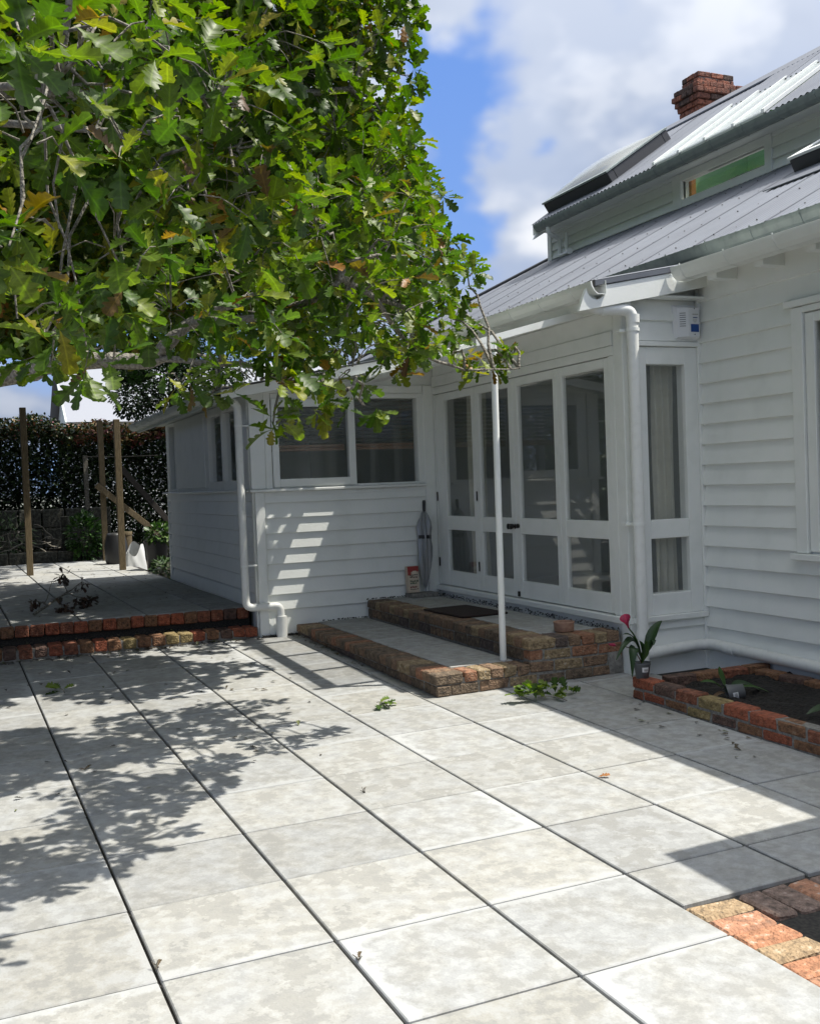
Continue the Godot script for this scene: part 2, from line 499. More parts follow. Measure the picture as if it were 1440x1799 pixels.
# broken cloud over blue: layered noise laid out on a flat cloud deck, with a few openings and heads of cloud; cloud is brighter overhead and towards the sun, as cloud is
func sky_picture() -> ImageTexture:
	var wide := 2048
	var high := 1024
	var im := Image.create(wide, high, false, Image.FORMAT_RGBF)
	var a := FastNoiseLite.new()
	a.seed = 11
	a.noise_type = FastNoiseLite.TYPE_SIMPLEX_SMOOTH
	a.frequency = 1.0
	a.fractal_octaves = 6
	a.fractal_gain = 0.5
	var b := FastNoiseLite.new()
	b.seed = 29
	b.noise_type = FastNoiseLite.TYPE_SIMPLEX_SMOOTH
	b.frequency = 1.0
	b.fractal_octaves = 5
	im.fill(Color(0.24, 0.25, 0.22))
	var toward := Vector3(0.47, 1.0, 0.19).normalized()
	# where the cloud opens (negative) or heads up (positive): direction, strength, width
	var marks := [[Vector3(0.430, 0.358, -0.829), -0.62, 0.055], [Vector3(0.394, 0.358, -0.846), -0.50, 0.050], [Vector3(0.422, 0.267, -0.867), -0.55, 0.045], [Vector3(0.435, 0.222, -0.873), -0.50, 0.040], [Vector3(0.504, 0.285, -0.815), -0.40, 0.022], [Vector3(0.408, 0.415, -0.813), 0.60, 0.060], [Vector3(0.461, 0.322, -0.827), 0.50, 0.030], [Vector3(0.490, 0.219, -0.844), 0.40, 0.060], [Vector3(0.545, 0.346, -0.764), 0.30, 0.100]]
	for y in high / 2 + 8:
		var el := PI * (0.5 - (y + 0.5) / high)
		var s := sin(el)
		var c := cos(el)
		var up := maxf(s, 0.0)
		var flat := 1.0 / (up + 0.35)
		var blue := Color(0.064, 0.137, 0.35).lerp(Color(0.142, 0.23, 0.40), pow(1.0 - up, 3.5))
		for x in wide:
			var az := TAU * (x + 0.5) / wide
			var dx := sin(az) * c
			var dz := -cos(az) * c
			var px := dx * flat
			var pz := dz * flat
			var n := a.get_noise_3d(px * 1.25 + 3.1, pz * 1.25, 0.4)
			var m := b.get_noise_3d(px * 3.4, pz * 3.4 + 7.0, 2.0)
			var push := 0.0
			var head := 0.0
			if dz < -0.6 and dx > 0.3 and dx < 0.75 and s < 0.55:
				var wx := 0.055 * b.get_noise_3d(px * 5.0, pz * 5.0, 9.0)
				var wy := 0.055 * b.get_noise_3d(px * 5.0, pz * 5.0, 14.0)
				for k: Array in marks:
					var q: Vector3 = k[0]
					var d2 := (q.x - dx + wx) * (q.x - dx + wx) + (q.y - s + wy) * (q.y - s + wy) + (q.z - dz) * (q.z - dz)
					var e: float = exp(-d2 / (k[2] * k[2]))
					push += k[1] * e
					if k[1] > 0.34:
						head += e
			var cover := smoothstep(-0.34, 0.20, n * (1.0 - 0.6 * minf(1.0, absf(push) * 2.0)) + m * 0.5 + 0.13 + push)
			var thick := smoothstep(-0.05, 0.45, n + m * 0.35)
			var cloud := Color(0.205, 0.248, 0.34).lerp(Color(0.142, 0.187, 0.283), thick)
			cloud = cloud.lerp(Color(0.42, 0.433, 0.46), clampf(smoothstep(0.12, 0.46, m - n * 0.5) * 0.45 + head * smoothstep(-0.12, 0.3, m) * 0.75, 0, 1))
			var glow := (0.66 + 1.33 * up) * (1.0 + 1.3 * smoothstep(0.42, 1.0, dx * toward.x + s * toward.y + dz * toward.z))
			var grey := (cloud.r + cloud.g + cloud.b) / 3.0
			cloud = cloud.lerp(Color(grey * 1.0, grey, grey * 0.99), clampf((glow - 0.85) * 1.1, 0.0, 0.9))
			im.set_pixel(x, y, blue.lerp(cloud * glow, cover))
	return ImageTexture.create_from_image(im)


# ---------------------------------------------------------------- ground, pavers, bricks
func brick(parent: Node3D, x0: float, x1: float, y0: float, y1: float, z0: float, z1: float, mats: Array, pick := -1, bevel := 0.006, called := "brick") -> void:
	var h := Vector3(absf(x1 - x0), absf(y1 - y0), absf(z1 - z0)) / 2
	var kind := rng.randi() % 4
	var key := "%d %d %d %d %d" % [roundi(h.x * 500), roundi(h.y * 500), roundi(h.z * 500), kind, roundi(bevel * 1000)]
	if not brick_cache.has(key):
		var r := RandomNumberGenerator.new()
		r.seed = hash(key)
		brick_cache[key] = Geo.new().block(Vector3.ZERO, h, bevel, 0.0035, r).mesh()
	var turn := Basis.from_euler(Vector3(rng.randf_range(-1, 1) * 0.008, rng.randf_range(-1, 1) * 0.012, rng.randf_range(-1, 1) * 0.008))
	var at := Vector3((x0 + x1) / 2, (y0 + y1) / 2 + rng.randf_range(-0.0025, 0.0015), (z0 + z1) / 2) + Vector3(rng.randf_range(-1, 1), 0, rng.randf_range(-1, 1)) * 0.0025
	put(parent, called, brick_cache[key], mats[pick if pick >= 0 else rng.randi() % mats.size()], Transform3D(turn, at))


func paver_mesh(w: float, d: float, tall := 0.045) -> ArrayMesh:
	var g := Geo.new().block(Vector3(0, -tall / 2, 0), Vector3(w / 2, tall / 2, d / 2), 0.004)
	for i in g.v.size():
		g.t[i] = Vector2(g.v[i].x / 0.6 + 0.5, g.v[i].z / 0.6 + 0.5)
	return g.mesh()


func lay_paver(parent: Node3D, m: ArrayMesh, at: Vector3, slope := true) -> void:
	var tilt := Basis.IDENTITY
	if slope:
		tilt = Basis(Vector3(1, FALL_X, 0), Vector3(-FALL_X, 1, -FALL_Z), Vector3(0, FALL_Z, 1)).orthonormalized()
	var quarter := (rng.randi() % 2) * PI
	var b := tilt * Basis(Vector3.UP, GRID_TURN + quarter + rng.randf_range(-1, 1) * 0.0015) * Basis.from_euler(Vector3(rng.randf_range(-1, 1), 0, rng.randf_range(-1, 1)) * 0.0018)
	put(parent, "paver", m, M.pavers[rng.randi() % M.pavers.size()], Transform3D(b, at + Vector3(0, rng.randf_range(-0.001, 0.0015), 0)))


func grid_point(a: float, b: float) -> Vector3:
	var x := a * cos(GRID_TURN) + b * sin(GRID_TURN)
	var z := -a * sin(GRID_TURN) + b * cos(GRID_TURN)
	return Vector3(x, ground_at(x, z), z)


func make_ground() -> void:
	var rows := []
	var xs := [-90.0, -30.0, -12.0, -6.0, -3.0, 0.0, 3.0, 6.0, 12.0, 30.0, 90.0]
	var zs := [-120.0, -60.0, -30.0, -22.0, -20.0, -19.0, -18.0, -17.0, -16.3, -15.6, -15.0, -12.0, -9.0, -7.4, -6.9, -6.0, -3.0, 0.0, 3.0, 6.0, 12.0, 30.0, 80.0]
	for z: float in zs:
		var line := []
		for x: float in xs:
			var y := -0.13
			if z < -7.0:
				y = 0.27
			line.append(Vector3(x, y + 0.02 * sin(x * 3.1 + z * 1.7), z))
		rows.append(line)
	structure("ground", Geo.new().sheet(rows, false, false), M.earth)
	# the lower patio: square concrete pavers on a bed of dark joint sand, falling gently away from the house
	var bed := Geo.new()
	var c := [grid_point(-3.0, -6.75), grid_point(5.3, -6.75), grid_point(5.3, 3.0), grid_point(-3.0, 3.0)]
	var low := Vector3(0, -0.018, 0)
	var deep := Vector3(0, -0.14, 0)
	bed.face([c[0] + low, c[1] + low, c[2] + low, c[3] + low], Vector3(0, -1, 0))
	for i in 4:
		bed.face([c[i] + low, c[(i + 1) % 4] + low, c[(i + 1) % 4] + deep, c[i] + deep], Vector3(1, -0.05, -2))
	var patio := structure("patio", bed, M.joint_sand)
	var full := paver_mesh(0.587, 0.5895)
	var cut := paver_mesh(0.584, 0.335)
	for a in range(-4, 8):
		for b in range(-11, 4):
			if a >= 4 and b >= 1:
				continue
			if a >= 4 and b == 0:
				lay_paver(patio, cut, grid_point((a + 0.5) * 0.6, 0.172))
			else:
				lay_paver(patio, full, grid_point((a + 0.5) * 0.6, (b + 0.5) * 0.6))
	# the upper terrace
	var body := Geo.new().box(-3.6, 2.645, 0.1, 0.392, -15.62, -6.765)
	var terrace := structure("terrace", body, M.joint_sand)
	for a in range(-7, 4):
		for b in range(0, 15):
			var x := 0.757 + a * 0.604
			var z := -7.052 - b * 0.6
			var w := 0.595
			if a == 3:
				x -= 0.11
				w = 0.375
			var p := Vector3(x + (z + 6.75) * GRID_TURN, 0.411, z)
			if p.x + w / 2 > 2.665:
				continue
			lay_paver(terrace, full if w > 0.5 else paver_mesh(0.375, 0.592), p, false)


func make_terrace_steps() -> void:
	var s := thing("terrace_steps", "two courses of red and olive bricks stepping up to the shaded terrace", "brick steps", Vector3(0.4, 0.12, -6.6))
	put(s, "mortar", Geo.new().box(-3.6, 2.66, 0.05, 0.222, -6.70, -6.462), M.mortar)
	put(s, "shade_toned_riser", Geo.new().box(-3.6, 2.66, 0.2, 0.398, -6.84, -6.775), M.joint_sand)  # shade of the recess put into the colour: dark sand in place of brick
	var x := 2.655
	var k := 0
	while x > -3.3:
		var w := 0.119 + rng.randf_range(-0.004, 0.005)
		var pick: int = [0, 1, 2, 0, 1, 3, 2, 4][rng.randi() % 8]
		if x > 1.3 and x < 2.1:
			pick = 3 if rng.randf() < 0.7 else 2
		var g := ground_at(x, -6.45)
		brick(s, x - w, x, g + 0.014, 0.240, -6.69, -6.45, M.red, pick, 0.011)
		x -= w + 0.008
		k += 1
	x = 2.64
	while x > -3.3:
		var w := 0.119 + rng.randf_range(-0.005, 0.005)
		brick(s, x - w, x, 0.297, 0.404, -6.83, -6.722, M.red, [0, 1, 2, 1, 4, 0][rng.randi() % 6], 0.008)
		x -= w + 0.008


func make_door_steps() -> void:
	var s := thing("door_steps", "two brown brick steps with grey slab treads below the french doors", "brick steps", Vector3(3.8, 0.09, -4.8))
	put(s, "mortar", Geo.new().box(3.050, 4.562, 0.02, 0.198, -6.44, -3.197), M.mortar)
	put(s, "mortar", Geo.new().box(3.797, 4.562, 0.15, 0.372, -6.44, -3.196), M.mortar)
	# lower step: a stretcher course, then headers standing proud
	var z := -3.183
	while z > -6.42:
		var l := minf(0.224 + rng.randf_range(-0.006, 0.006), z + 6.445)
		brick(s, 3.042, 3.15, ground_at(3.03, z) + 0.004, 0.158, z - l, z, M.tan, [0, 3, 3, 4][rng.randi() % 4])
		z -= l + 0.011
	z = -3.183
	while z > -6.40:
		var w := minf(0.108 + rng.randf_range(-0.005, 0.004), z + 6.446)
		brick(s, 3.03, 3.25, 0.164, 0.239, z - w, z, M.tan, [0, 0, 1, 2, 3, 3][rng.randi() % 6], 0.007)
		z -= w + 0.008
	var x := 3.157
	while x < 4.5:
		var l := minf(0.222 + rng.randf_range(-0.02, 0.01), 4.566 - x)
		brick(s, x, x + l, ground_at(x, -3.18) + 0.004, 0.158, -3.30, -3.191, M.tan, [0, 1, 3, 3][rng.randi() % 4])
		x += l + 0.011
	x = 3.259
	for k in 5:
		brick(s, x, x + 0.098, 0.164, 0.239, -3.402, -3.183, M.tan, [2, 1, 0, 1, 0][k], 0.008)
		x += 0.106
	x = 3.79
	while x < 4.5:
		var l := minf(0.222 + rng.randf_range(-0.03, 0.01), 4.566 - x)
		brick(s, x, x + l, 0.171, 0.246, -3.30, -3.187, M.tan, [0, 0, 1, 2][rng.randi() % 4])
		x += l + 0.013
	# upper step
	x = 3.79
	for l: float in [0.105, 0.225, 0.215, 0.2]:
		brick(s, x, minf(x + l, 4.566), 0.256, 0.328, -3.30, -3.189, M.tan, [2, 1, 1, 0][int(l * 40) % 4])
		x += l + 0.012
	z = -3.302
	while z > -6.42:
		var l := minf(0.224 + rng.randf_range(-0.006, 0.006), z + 6.445)
		brick(s, 3.79, 3.90, 0.247, 0.328, z - l, z, M.tan, [0, 3, 3, 4][rng.randi() % 4])
		z -= l + 0.011
	z = -3.183
	while z > -6.40:
		var w := minf(0.108 + rng.randf_range(-0.005, 0.004), z + 6.446)
		brick(s, 3.778, 4.0, 0.336, 0.413, z - w, z, M.tan, 1 if z > -3.2 else [0, 0, 3, 3, 1][rng.randi() % 5], 0.007)
		z -= w + 0.008
	x = 4.007
	for k in 5:
		brick(s, x, x + 0.102, 0.336, 0.413, -3.402, -3.183, M.tan, [4, 0, 2, 1, 0][k], 0.008)
		x += 0.11
	# slab treads
	for tread in [[3.256, 3.772, 0.2385], [4.006, 4.50, 0.4125]]:
		z = -3.41
		var lengths := [0.36, 0.6, 0.6, 0.6, 0.6, 0.27]
		for l: float in lengths:
			var m := paver_mesh(tread[1] - tread[0] - 0.004, l - 0.007, 0.04)
			put(s, "slab", m, M.pavers[rng.randi() % M.pavers.size()], Transform3D(Basis.IDENTITY, Vector3((tread[0] + tread[1]) / 2, tread[2], z - l / 2)))
			z -= l
	# a smear of cement left against the far end of the brickwork
	var smear := Geo.new()
	var rows := []
	for i in 7:
		var line := []
		for k in 7:
			var u := k / 6.0
			var v := i / 6.0
			var edge := sin(u * PI) * sin(v * PI)
			line.append(Vector3(4.46 + u * 0.125 - v * 0.02, 0.088 + v * 0.17, -3.19 + 0.02 * edge + 0.004 * sin(u * 9 + v * 7)))
		rows.append(line)
	smear.sheet(rows)
	put(s, "cement_smear", smear, M.mortar)


func make_planter() -> void:
	var s := thing("raised_planter", "low raised garden bed edged with red brick beside the weatherboard wall", "garden bed", Vector3(4.7, 0.05, -1.2))
	var soil := []
	for i in 26:
		var line := []
		for k in 12:
			var x := 4.24 + k * 0.095
			var z := -2.44 + i * 0.11
			line.append(Vector3(x, 0.148 + 0.012 * sin(x * 17 + z * 9) + 0.014 * sin(x * 31.0 - z * 23.0) + rng.randf_range(-0.01, 0.012), z))
		soil.append(line)
	put(s, "soil", Geo.new().sheet(soil), M.soil)
	put(s, "mortar", Geo.new().box(4.172, 4.255, 0.0, 0.19, -2.47, 0.28), M.mortar)
	for course in 2:
		var z := -2.486 + course * 0.0
		if course == 0:
			z += 0.12
			brick(s, 4.166, 4.386, 0.074, 0.128, -2.486, -2.376, M.red, 1)
		while z < 0.2:
			var l := 0.212 + rng.randf_range(-0.008, 0.008)
			var y := ground_at(4.2, z) + 0.002
			var pick: int = [0, 1, 2, 0, 4, 0, 0, 3][rng.randi() % 8]
			if course == 1:
				pick = [0, 4, 1, 3, 0, 0, 2, 1, 0, 2, 0, 1][int((z + 2.5) / 0.225) % 12]
			var low := y if course == 0 else y + 0.069
			brick(s, 4.165, 4.268, low, low + (0.058 if course == 0 else 0.069), z, z + l, M.red, pick, 0.007)
			z += l + 0.012
	var x := 4.40
	while x < 5.2:
		for course in 2:
			brick(s, x, minf(x + 0.215, 5.26), 0.06 + course * 0.072, 0.128 + course * 0.075, -2.486, -2.38, M.red, [2, 4, 2, 1][rng.randi() % 4])
		x += 0.226
	var z := -2.36
	while z < 0.2:
		for course in 2:
			brick(s, 5.09, 5.19, 0.05 + course * 0.07, 0.118 + course * 0.072, z, z + 0.215, M.red, [2, 4, 2, 4, 2, 1][rng.randi() % 6])
		z += 0.228


func make_border() -> void:
	var s := thing("brick_edging", "flush edging of worn orange and pink bricks around the gravel corner", "brick edging", Vector3(2.6, 0.0, 0.6))
	var base := Geo.new().box(2.40, 4.1, -0.12, -0.06, 0.31, 2.3)
	put(s, "mortar", base, M.mortar)
	var z := 0.318
	var k := 0
	while z < 2.2:
		var w := 0.108 + rng.randf_range(-0.004, 0.004)
		brick(s, 2.408, 2.632, ground_at(2.4, z) - 0.085, ground_at(2.4, z) - 0.005, z, z + w, M.pink, [2, 0, 1, 2, 1, 0][k % 6], 0.009)
		z += w + 0.009
		k += 1
	var x := 2.643
	while x < 4.0:
		var w := 0.106 + rng.randf_range(-0.004, 0.004)
		brick(s, x, x + w, ground_at(x, 0.3) - 0.085, ground_at(x, 0.3) - 0.003, 0.316, 0.536, M.pink, [3, 3, 0, 3][rng.randi() % 4], 0.009)
		x += w + 0.009
	# loose dark gravel held by the edging
	var stones := MultiMesh.new()
	stones.transform_format = MultiMesh.TRANSFORM_3D
	stones.use_colors = true
	var g := Geo.new()
	var r := RandomNumberGenerator.new()
	r.seed = 5
	g.block(Vector3.ZERO, Vector3(0.5, 0.36, 0.42), 0.16, 0.08, r)
	stones.mesh = g.mesh()
	stones.instance_count = 9000
	for i in 9000:
		var p := Vector3(rng.randf_range(2.64, 4.1), 0, rng.randf_range(0.545, 2.2))
		p.y = -0.062 + rng.randf_range(0, 0.03)
		var b := Basis.from_euler(Vector3(rng.randf() * 6, rng.randf() * 6, rng.randf() * 6)).scaled(Vector3.ONE * rng.randf_range(0.008, 0.019))
		stones.set_instance_transform(i, Transform3D(b, p))
		var v := rng.randf_range(0.03, 0.12)
		stones.set_instance_color(i, Color(v, v * 1.02, v * 1.06))
	var o := MultiMeshInstance3D.new()
	o.name = numbered("gravel")
	o.multimesh = stones
	var gm := plain(Color.WHITE, 0.85)
	gm.vertex_color_use_as_albedo = true
	o.material_override = gm
	o.set_meta("kind", "stuff")
	tag(o, "dark grey gravel inside the brick edging", "gravel")
	add_child(o)


# ---------------------------------------------------------------- the house
# one weatherboard on a wall that faces -x (wall "x") or +z (wall "z"): thick at its lower lip, thin where the next one laps it
func board(parent: Node3D, wall: String, plane: float, a0: float, a1: float, y0: float, rise: float, m: Material) -> void:
	var g := Geo.new()
	var top := y0 + rise + 0.012
	if wall == "x":
		g.prism(PackedVector2Array([Vector2(plane + 0.016, y0), Vector2(plane - 0.017, y0), Vector2(plane - 0.021, y0 + 0.005), Vector2(plane + 0.009, top), Vector2(plane + 0.016, top)]), "z", a0, a1)
	else:
		g.prism(PackedVector2Array([Vector2(plane - 0.016, y0), Vector2(plane + 0.014, y0), Vector2(plane + 0.017, y0 + 0.005), Vector2(plane - 0.009, top), Vector2(plane - 0.016, top)]), "x", a0, a1)
	put(parent, "weatherboard", g, m)


# corrugated sheets laid on a slope that rises towards +x; hip cuts the far sheets along a hip line
func corrugated(parent: Node3D, x0: float, y0: float, slope: float, x1: float, z0: float, z1: float, width: float, mats: Array, hip := 0.0) -> void:
	var pitch := 0.076
	var z := z0
	var k := 0
	while z < z1 - 0.01:
		var ze := minf(z + width, z1)
		var a := []
		var b := []
		var n := int(ceil((ze + 0.03 - z) / (pitch / 6.0)))
		for i in n + 1:
			var zz := minf(z + i * pitch / 6.0, ze + 0.03)
			var w := 0.0085 * cos(TAU * zz / pitch) + (0.003 if zz > ze - 0.001 else 0.0)
			var xe := x1
			if hip > 0.0:
				xe = clampf(5.24 + (zz + 10.65) * hip, x0, x1)
			var xs := x0
			a.append(Vector3(xs, y0 + (xs - x0) * slope + w, zz))
			b.append(Vector3(xe, y0 + (xe - x0) * slope + w, zz))
		put(parent, "roofing_sheet", Geo.new().sheet([a, b], false, true), mats[k % mats.size()])
		z = ze
		k += 1


func gutter(parent: Node3D, x: float, y: float, z0: float, z1: float, m: Material, deep := 0.12, tall := 0.088) -> MeshInstance3D:
	var o := PackedVector2Array([Vector2(x - 0.006, y), Vector2(x + 0.006, y + 0.004), Vector2(x + 0.008, y - 0.012), Vector2(x + 0.012, y - 0.03), Vector2(x + 0.03, y - tall * 0.72), Vector2(x + 0.055, y - tall + 0.006), Vector2(x + deep, y - tall + 0.006), Vector2(x + deep, y + 0.01), Vector2(x + deep + 0.004, y + 0.01), Vector2(x + deep + 0.004, y - tall), Vector2(x + 0.05, y - tall), Vector2(x + 0.022, y - tall * 0.74), Vector2(x + 0.002, y - 0.032), Vector2(x - 0.004, y - 0.014)])
	var g := Geo.new().prism(o, "z", z0, z1)
	var part := put(parent, "gutter", g, m)
	var z := z1 - 0.28
	while z > z0 + 0.1:
		var s := Geo.new()
		var path := [Vector3(x - 0.005, y + 0.012, z), Vector3(x - 0.003, y - 0.03, z), Vector3(x + 0.022, y - tall * 0.76, z), Vector3(x + 0.052, y - tall - 0.003, z), Vector3(x + deep, y - tall - 0.003, z)]
		for i in path.size() - 1:
			s.block((path[i] + path[i + 1]) / 2, Vector3(0.0018, (path[i + 1] - path[i]).length() / 2, 0.006), 0.0, 0.0, null, Basis(Quaternion(Vector3.UP, (path[i + 1] - path[i]).normalized())))
		put(part, "bracket", s, m)
		z -= 0.47
	return part


func pane_x(parent: Node3D, x: float, y0: float, y1: float, z0: float, z1: float) -> void:
	put(parent, "pane", Geo.new().box(x - 0.002, x + 0.002, y0 - 0.004, y1 + 0.004, z0 - 0.004, z1 + 0.004), M.glass)


func pane_z(parent: Node3D, z: float, x0: float, x1: float, y0: float, y1: float) -> void:
	put(parent, "pane", Geo.new().box(x0 - 0.004, x1 + 0.004, y0 - 0.004, y1 + 0.004, z - 0.002, z + 0.002), M.glass)


func make_house() -> Node3D:
	var h := thing("house", "white weatherboard cottage with glazed doors and grey corrugated roof", "house", Vector3(5.0, 0.1, -3.5))
	var w: MeshInstance3D
	var g: Geo
	var bev := 0.004
	# ---- the long wall on the right, facing the patio
	g = Geo.new()
	g.box(5.299, 5.40, 0.02, 1.0, -3.11, 0.75)
	g.box(5.299, 5.40, 1.0, 2.64, -3.11, -1.985)
	g.box(5.299, 5.40, 1.0, 2.64, -0.72, 0.75)
	g.box(5.299, 5.40, 2.64, 3.12, -3.11, 0.75)
	w = put(h, "wall", g, M.white)
	for k in range(-3, 16):
		var y := 2.389 - 0.1535 * k
		if k == 15:
			board(w, "x", 5.283, -3.07, 0.74, 0.045, 0.19, M.white)
		elif y > 0.9 and y < 2.62:
			board(w, "x", 5.283, -3.07, -2.094, y, 0.1535, M.white)
			board(w, "x", 5.283, -0.60, 0.74, y, 0.1535, M.white)
		else:
			board(w, "x", 5.283, -3.07, 0.74, y, 0.1535, M.white)
	put(w, "corner_bead", Geo.new().box(5.255, 5.297, 0.06, 2.95, -3.092, -3.066, 0.003), M.trim)
	put(w, "frieze_board", Geo.new().box(5.262, 5.298, 2.862, 3.05, -3.06, 0.74, 0.003), M.white)
	# its casement window
	g = Geo.new()
	g.box(5.245, 5.298, 1.0, 2.64, -2.092, -1.99, bev)
	g.box(5.245, 5.298, 1.0, 2.64, -0.71, -0.60, bev)
	g.box(5.245, 5.298, 2.60, 2.642, -1.99, -0.71, bev)
	w = put(h, "window", g, M.trim)
	put(w, "head_flashing", Geo.new().box(5.225, 5.298, 2.645, 2.69, -2.14, -0.55, bev), M.trim)
	put(w, "sill", Geo.new().box(5.215, 5.298, 0.954, 0.997, -2.125, -0.56, bev), M.trim)
	g = Geo.new()
	for r in [[-1.984, -1.902], [-1.385, -1.32], [-0.80, -0.716]]:
		g.box(5.262, 5.298, 1.014, 2.594, r[0], r[1], bev)
	for r in [[-1.902, -1.385], [-1.32, -0.80]]:
		g.box(5.262, 5.298, 1.014, 1.09, r[0], r[1], bev)
		g.box(5.262, 5.298, 2.53, 2.594, r[0], r[1], bev)
	put(w, "sash", g, M.trim)
	pane_x(w, 5.281, 1.09, 2.53, -1.902, -1.385)
	pane_x(w, 5.281, 1.09, 2.53, -1.32, -0.80)
	for y: float in [1.12, 1.78, 2.47]:
		put(w, "hinge", Geo.new().tube([Vector3(5.243, y - 0.035, -1.988), Vector3(5.243, y + 0.035, -1.988)], 0.006, 8), M.trim)
	# ---- the glazed porch: narrow window wall facing the camera side
	g = Geo.new()
	g.box(4.71, 5.299, 0.02, 0.47, -3.20, -3.11)
	g.box(4.71, 5.299, 2.52, 2.96, -3.20, -3.11)
	w = put(h, "wall", g, M.white)
	board(w, "z", -3.093, 4.72, 5.262, 0.406, 0.075, M.white)
	board(w, "z", -3.093, 4.72, 5.262, 0.245, 0.16, M.white)
	board(w, "z", -3.093, 4.72, 5.262, 0.07, 0.175, M.white)
	board(w, "z", -3.093, 4.69, 5.262, 2.556, 0.153, M.white)
	board(w, "z", -3.093, 4.69, 5.262, 2.709, 0.153, M.white)
	g = Geo.new()
	g.box(4.715, 4.793, 0.512, 2.514, -3.19, -3.085, bev)
	g.box(5.141, 5.255, 0.512, 2.514, -3.19, -3.085, bev)
	g.box(4.793, 5.141, 0.512, 0.6715, -3.19, -3.086, bev)
	g.box(4.793, 5.141, 1.085, 1.224, -3.19, -3.086, bev)
	g.box(4.793, 5.141, 2.384, 2.514, -3.19, -3.086, bev)
	w = put(h, "window", g, M.trim)
	pane_z(w, -3.125, 4.793, 5.141, 0.6715, 1.085)
	pane_z(w, -3.125, 4.793, 5.141, 1.224, 2.384)
	put(w, "sill", Geo.new().box(4.60, 5.272, 0.472, 0.511, -3.19, -3.045, bev), M.trim)
	put(w, "head_trim", Geo.new().box(4.66, 5.275, 2.517, 2.552, -3.19, -3.062, bev), M.trim)
	# ---- the glazed porch: door wall
	g = Geo.new()
	g.box(4.602, 4.70, 0.02, 0.462, -6.45, -3.10)
	g.box(4.606, 4.70, 2.54, 3.02, -6.45, -3.10)
	w = put(h, "wall", g, M.white)
	put(w, "corner_post", Geo.new().box(4.583, 4.712, 0.03, 2.78, -3.20, -3.083, bev), M.trim)
	put(w, "ledger_board", Geo.new().box(4.572, 4.604, 2.537, 2.642, -6.44, -3.21, bev), M.trim)
	put(w, "weatherboard", Geo.new().box(4.588, 4.605, 2.645, 2.80, -6.44, -3.21, 0.003), M.white)
	put(w, "corner_board", Geo.new().box(4.468, 4.582, 0.44, 2.56, -6.462, -6.434, bev), M.trim)
	g = Geo.new()
	g.box(4.584, 4.69, 0.517, 2.46, -6.45, -6.412, bev)
	g.box(4.584, 4.69, 0.517, 2.46, -3.279, -3.202, bev)
	g.box(4.578, 4.69, 2.462, 2.534, -6.45, -3.202, bev)
	var frame := put(h, "door_frame", g, M.trim)
	put(frame, "sill", Geo.new().box(4.545, 4.69, 0.464, 0.513, -6.44, -3.07, bev), M.trim)
	var leaves := [[-6.408, -5.520, -6.20, -5.594], [-5.515, -4.781, -5.439, -4.862], [-4.776, -4.024, -4.695, -4.0925], [-4.019, -3.283, -3.948, -3.344]]
	for i in 4:
		var l: Array = leaves[i]
		g = Geo.new()
		g.box(4.590, 4.634, 0.522, 2.456, l[0], l[2], bev)
		g.box(4.590, 4.634, 0.522, 2.456, l[3], l[1], bev)
		for r in [[0.522, 0.6715], [1.085, 1.224], [2.384, 2.456]]:
			g.box(4.591, 4.633, r[0], r[1], l[2], l[3], bev)
		var d := put(h, "french_door", g, M.trim)
		pane_x(d, 4.612, 0.6715, 1.085, l[2], l[3])
		pane_x(d, 4.612, 1.224, 2.384, l[2], l[3])
		if i < 2:
			for y: float in [0.75, 1.42, 2.24]:
				var zh: float = l[0] - 0.003
				put(d, "hinge", Geo.new().tube([Vector3(4.584, y - 0.045, zh), Vector3(4.584, y + 0.045, zh)], 0.007, 8), M.brass if y < 2.0 else M.trim)
		if i == 1:
			for z: float in [-4.845, -4.80]:
				put(d, "knob", Geo.new().lathe([Vector2(0.0, 0.0), Vector2(0.022, 0.0), Vector2(0.022, 0.006), Vector2(0.008, 0.01), Vector2(0.008, 0.03), Vector2(0.024, 0.038), Vector2(0.026, 0.052), Vector2(0.0, 0.062)], Vector3(4.591, 1.15, z), 14, Basis(Vector3(0, 0, 1), PI / 2)), M.brass)
		if i == 2:
			put(d, "knob", Geo.new().lathe([Vector2(0.0, 0.0), Vector2(0.018, 0.0), Vector2(0.02, 0.02), Vector2(0.0, 0.024)], Vector3(4.591, 1.155, -4.735), 12, Basis(Vector3(0, 0, 1), PI / 2)), M.brass)
			put(d, "bolt", Geo.new().box(4.575, 4.591, 0.53, 0.575, -4.772, -4.745, 0.003), M.brass)
	# ---- the lean-to: wall with the sliding window
	g = Geo.new()
	g.box(2.698, 4.60, 0.10, 1.548, -6.56, -6.466)
	g.box(2.698, 2.866, 1.548, 2.48, -6.56, -6.466)
	g.box(4.478, 4.60, 1.548, 2.48, -6.56, -6.466)
	g.prism(PackedVector2Array([Vector2(2.698, 2.48), Vector2(4.60, 2.48), Vector2(4.60, 2.86), Vector2(2.698, 2.53)]), "z", -6.56, -6.466)
	w = put(h, "wall", g, M.white)
	for k in 9:
		var y := 1.423 - 0.148 * k
		board(w, "z", -6.45, 2.768, 4.466, y if k < 8 else 0.15, 0.148 if k < 8 else 0.24, M.white)
	put(w, "corner_board", Geo.new().box(2.674, 2.765, 0.13, 1.532, -6.47, -6.424, bev), M.trim)
	put(w, "corner_panel", Geo.new().box(2.645, 2.79, 1.562, 2.50, -6.475, -6.432, bev), M.trim)
	put(w, "window_cove", Geo.new().box(2.795, 2.862, 1.562, 2.50, -6.475, -6.446, bev), M.trim)
	put(w, "sill", Geo.new().box(2.622, 4.468, 1.534, 1.559, -6.47, -6.396, bev), M.trim)
	put(w, "apron", Geo.new().box(2.768, 4.466, 1.435, 1.532, -6.466, -6.443, 0.003), M.white)
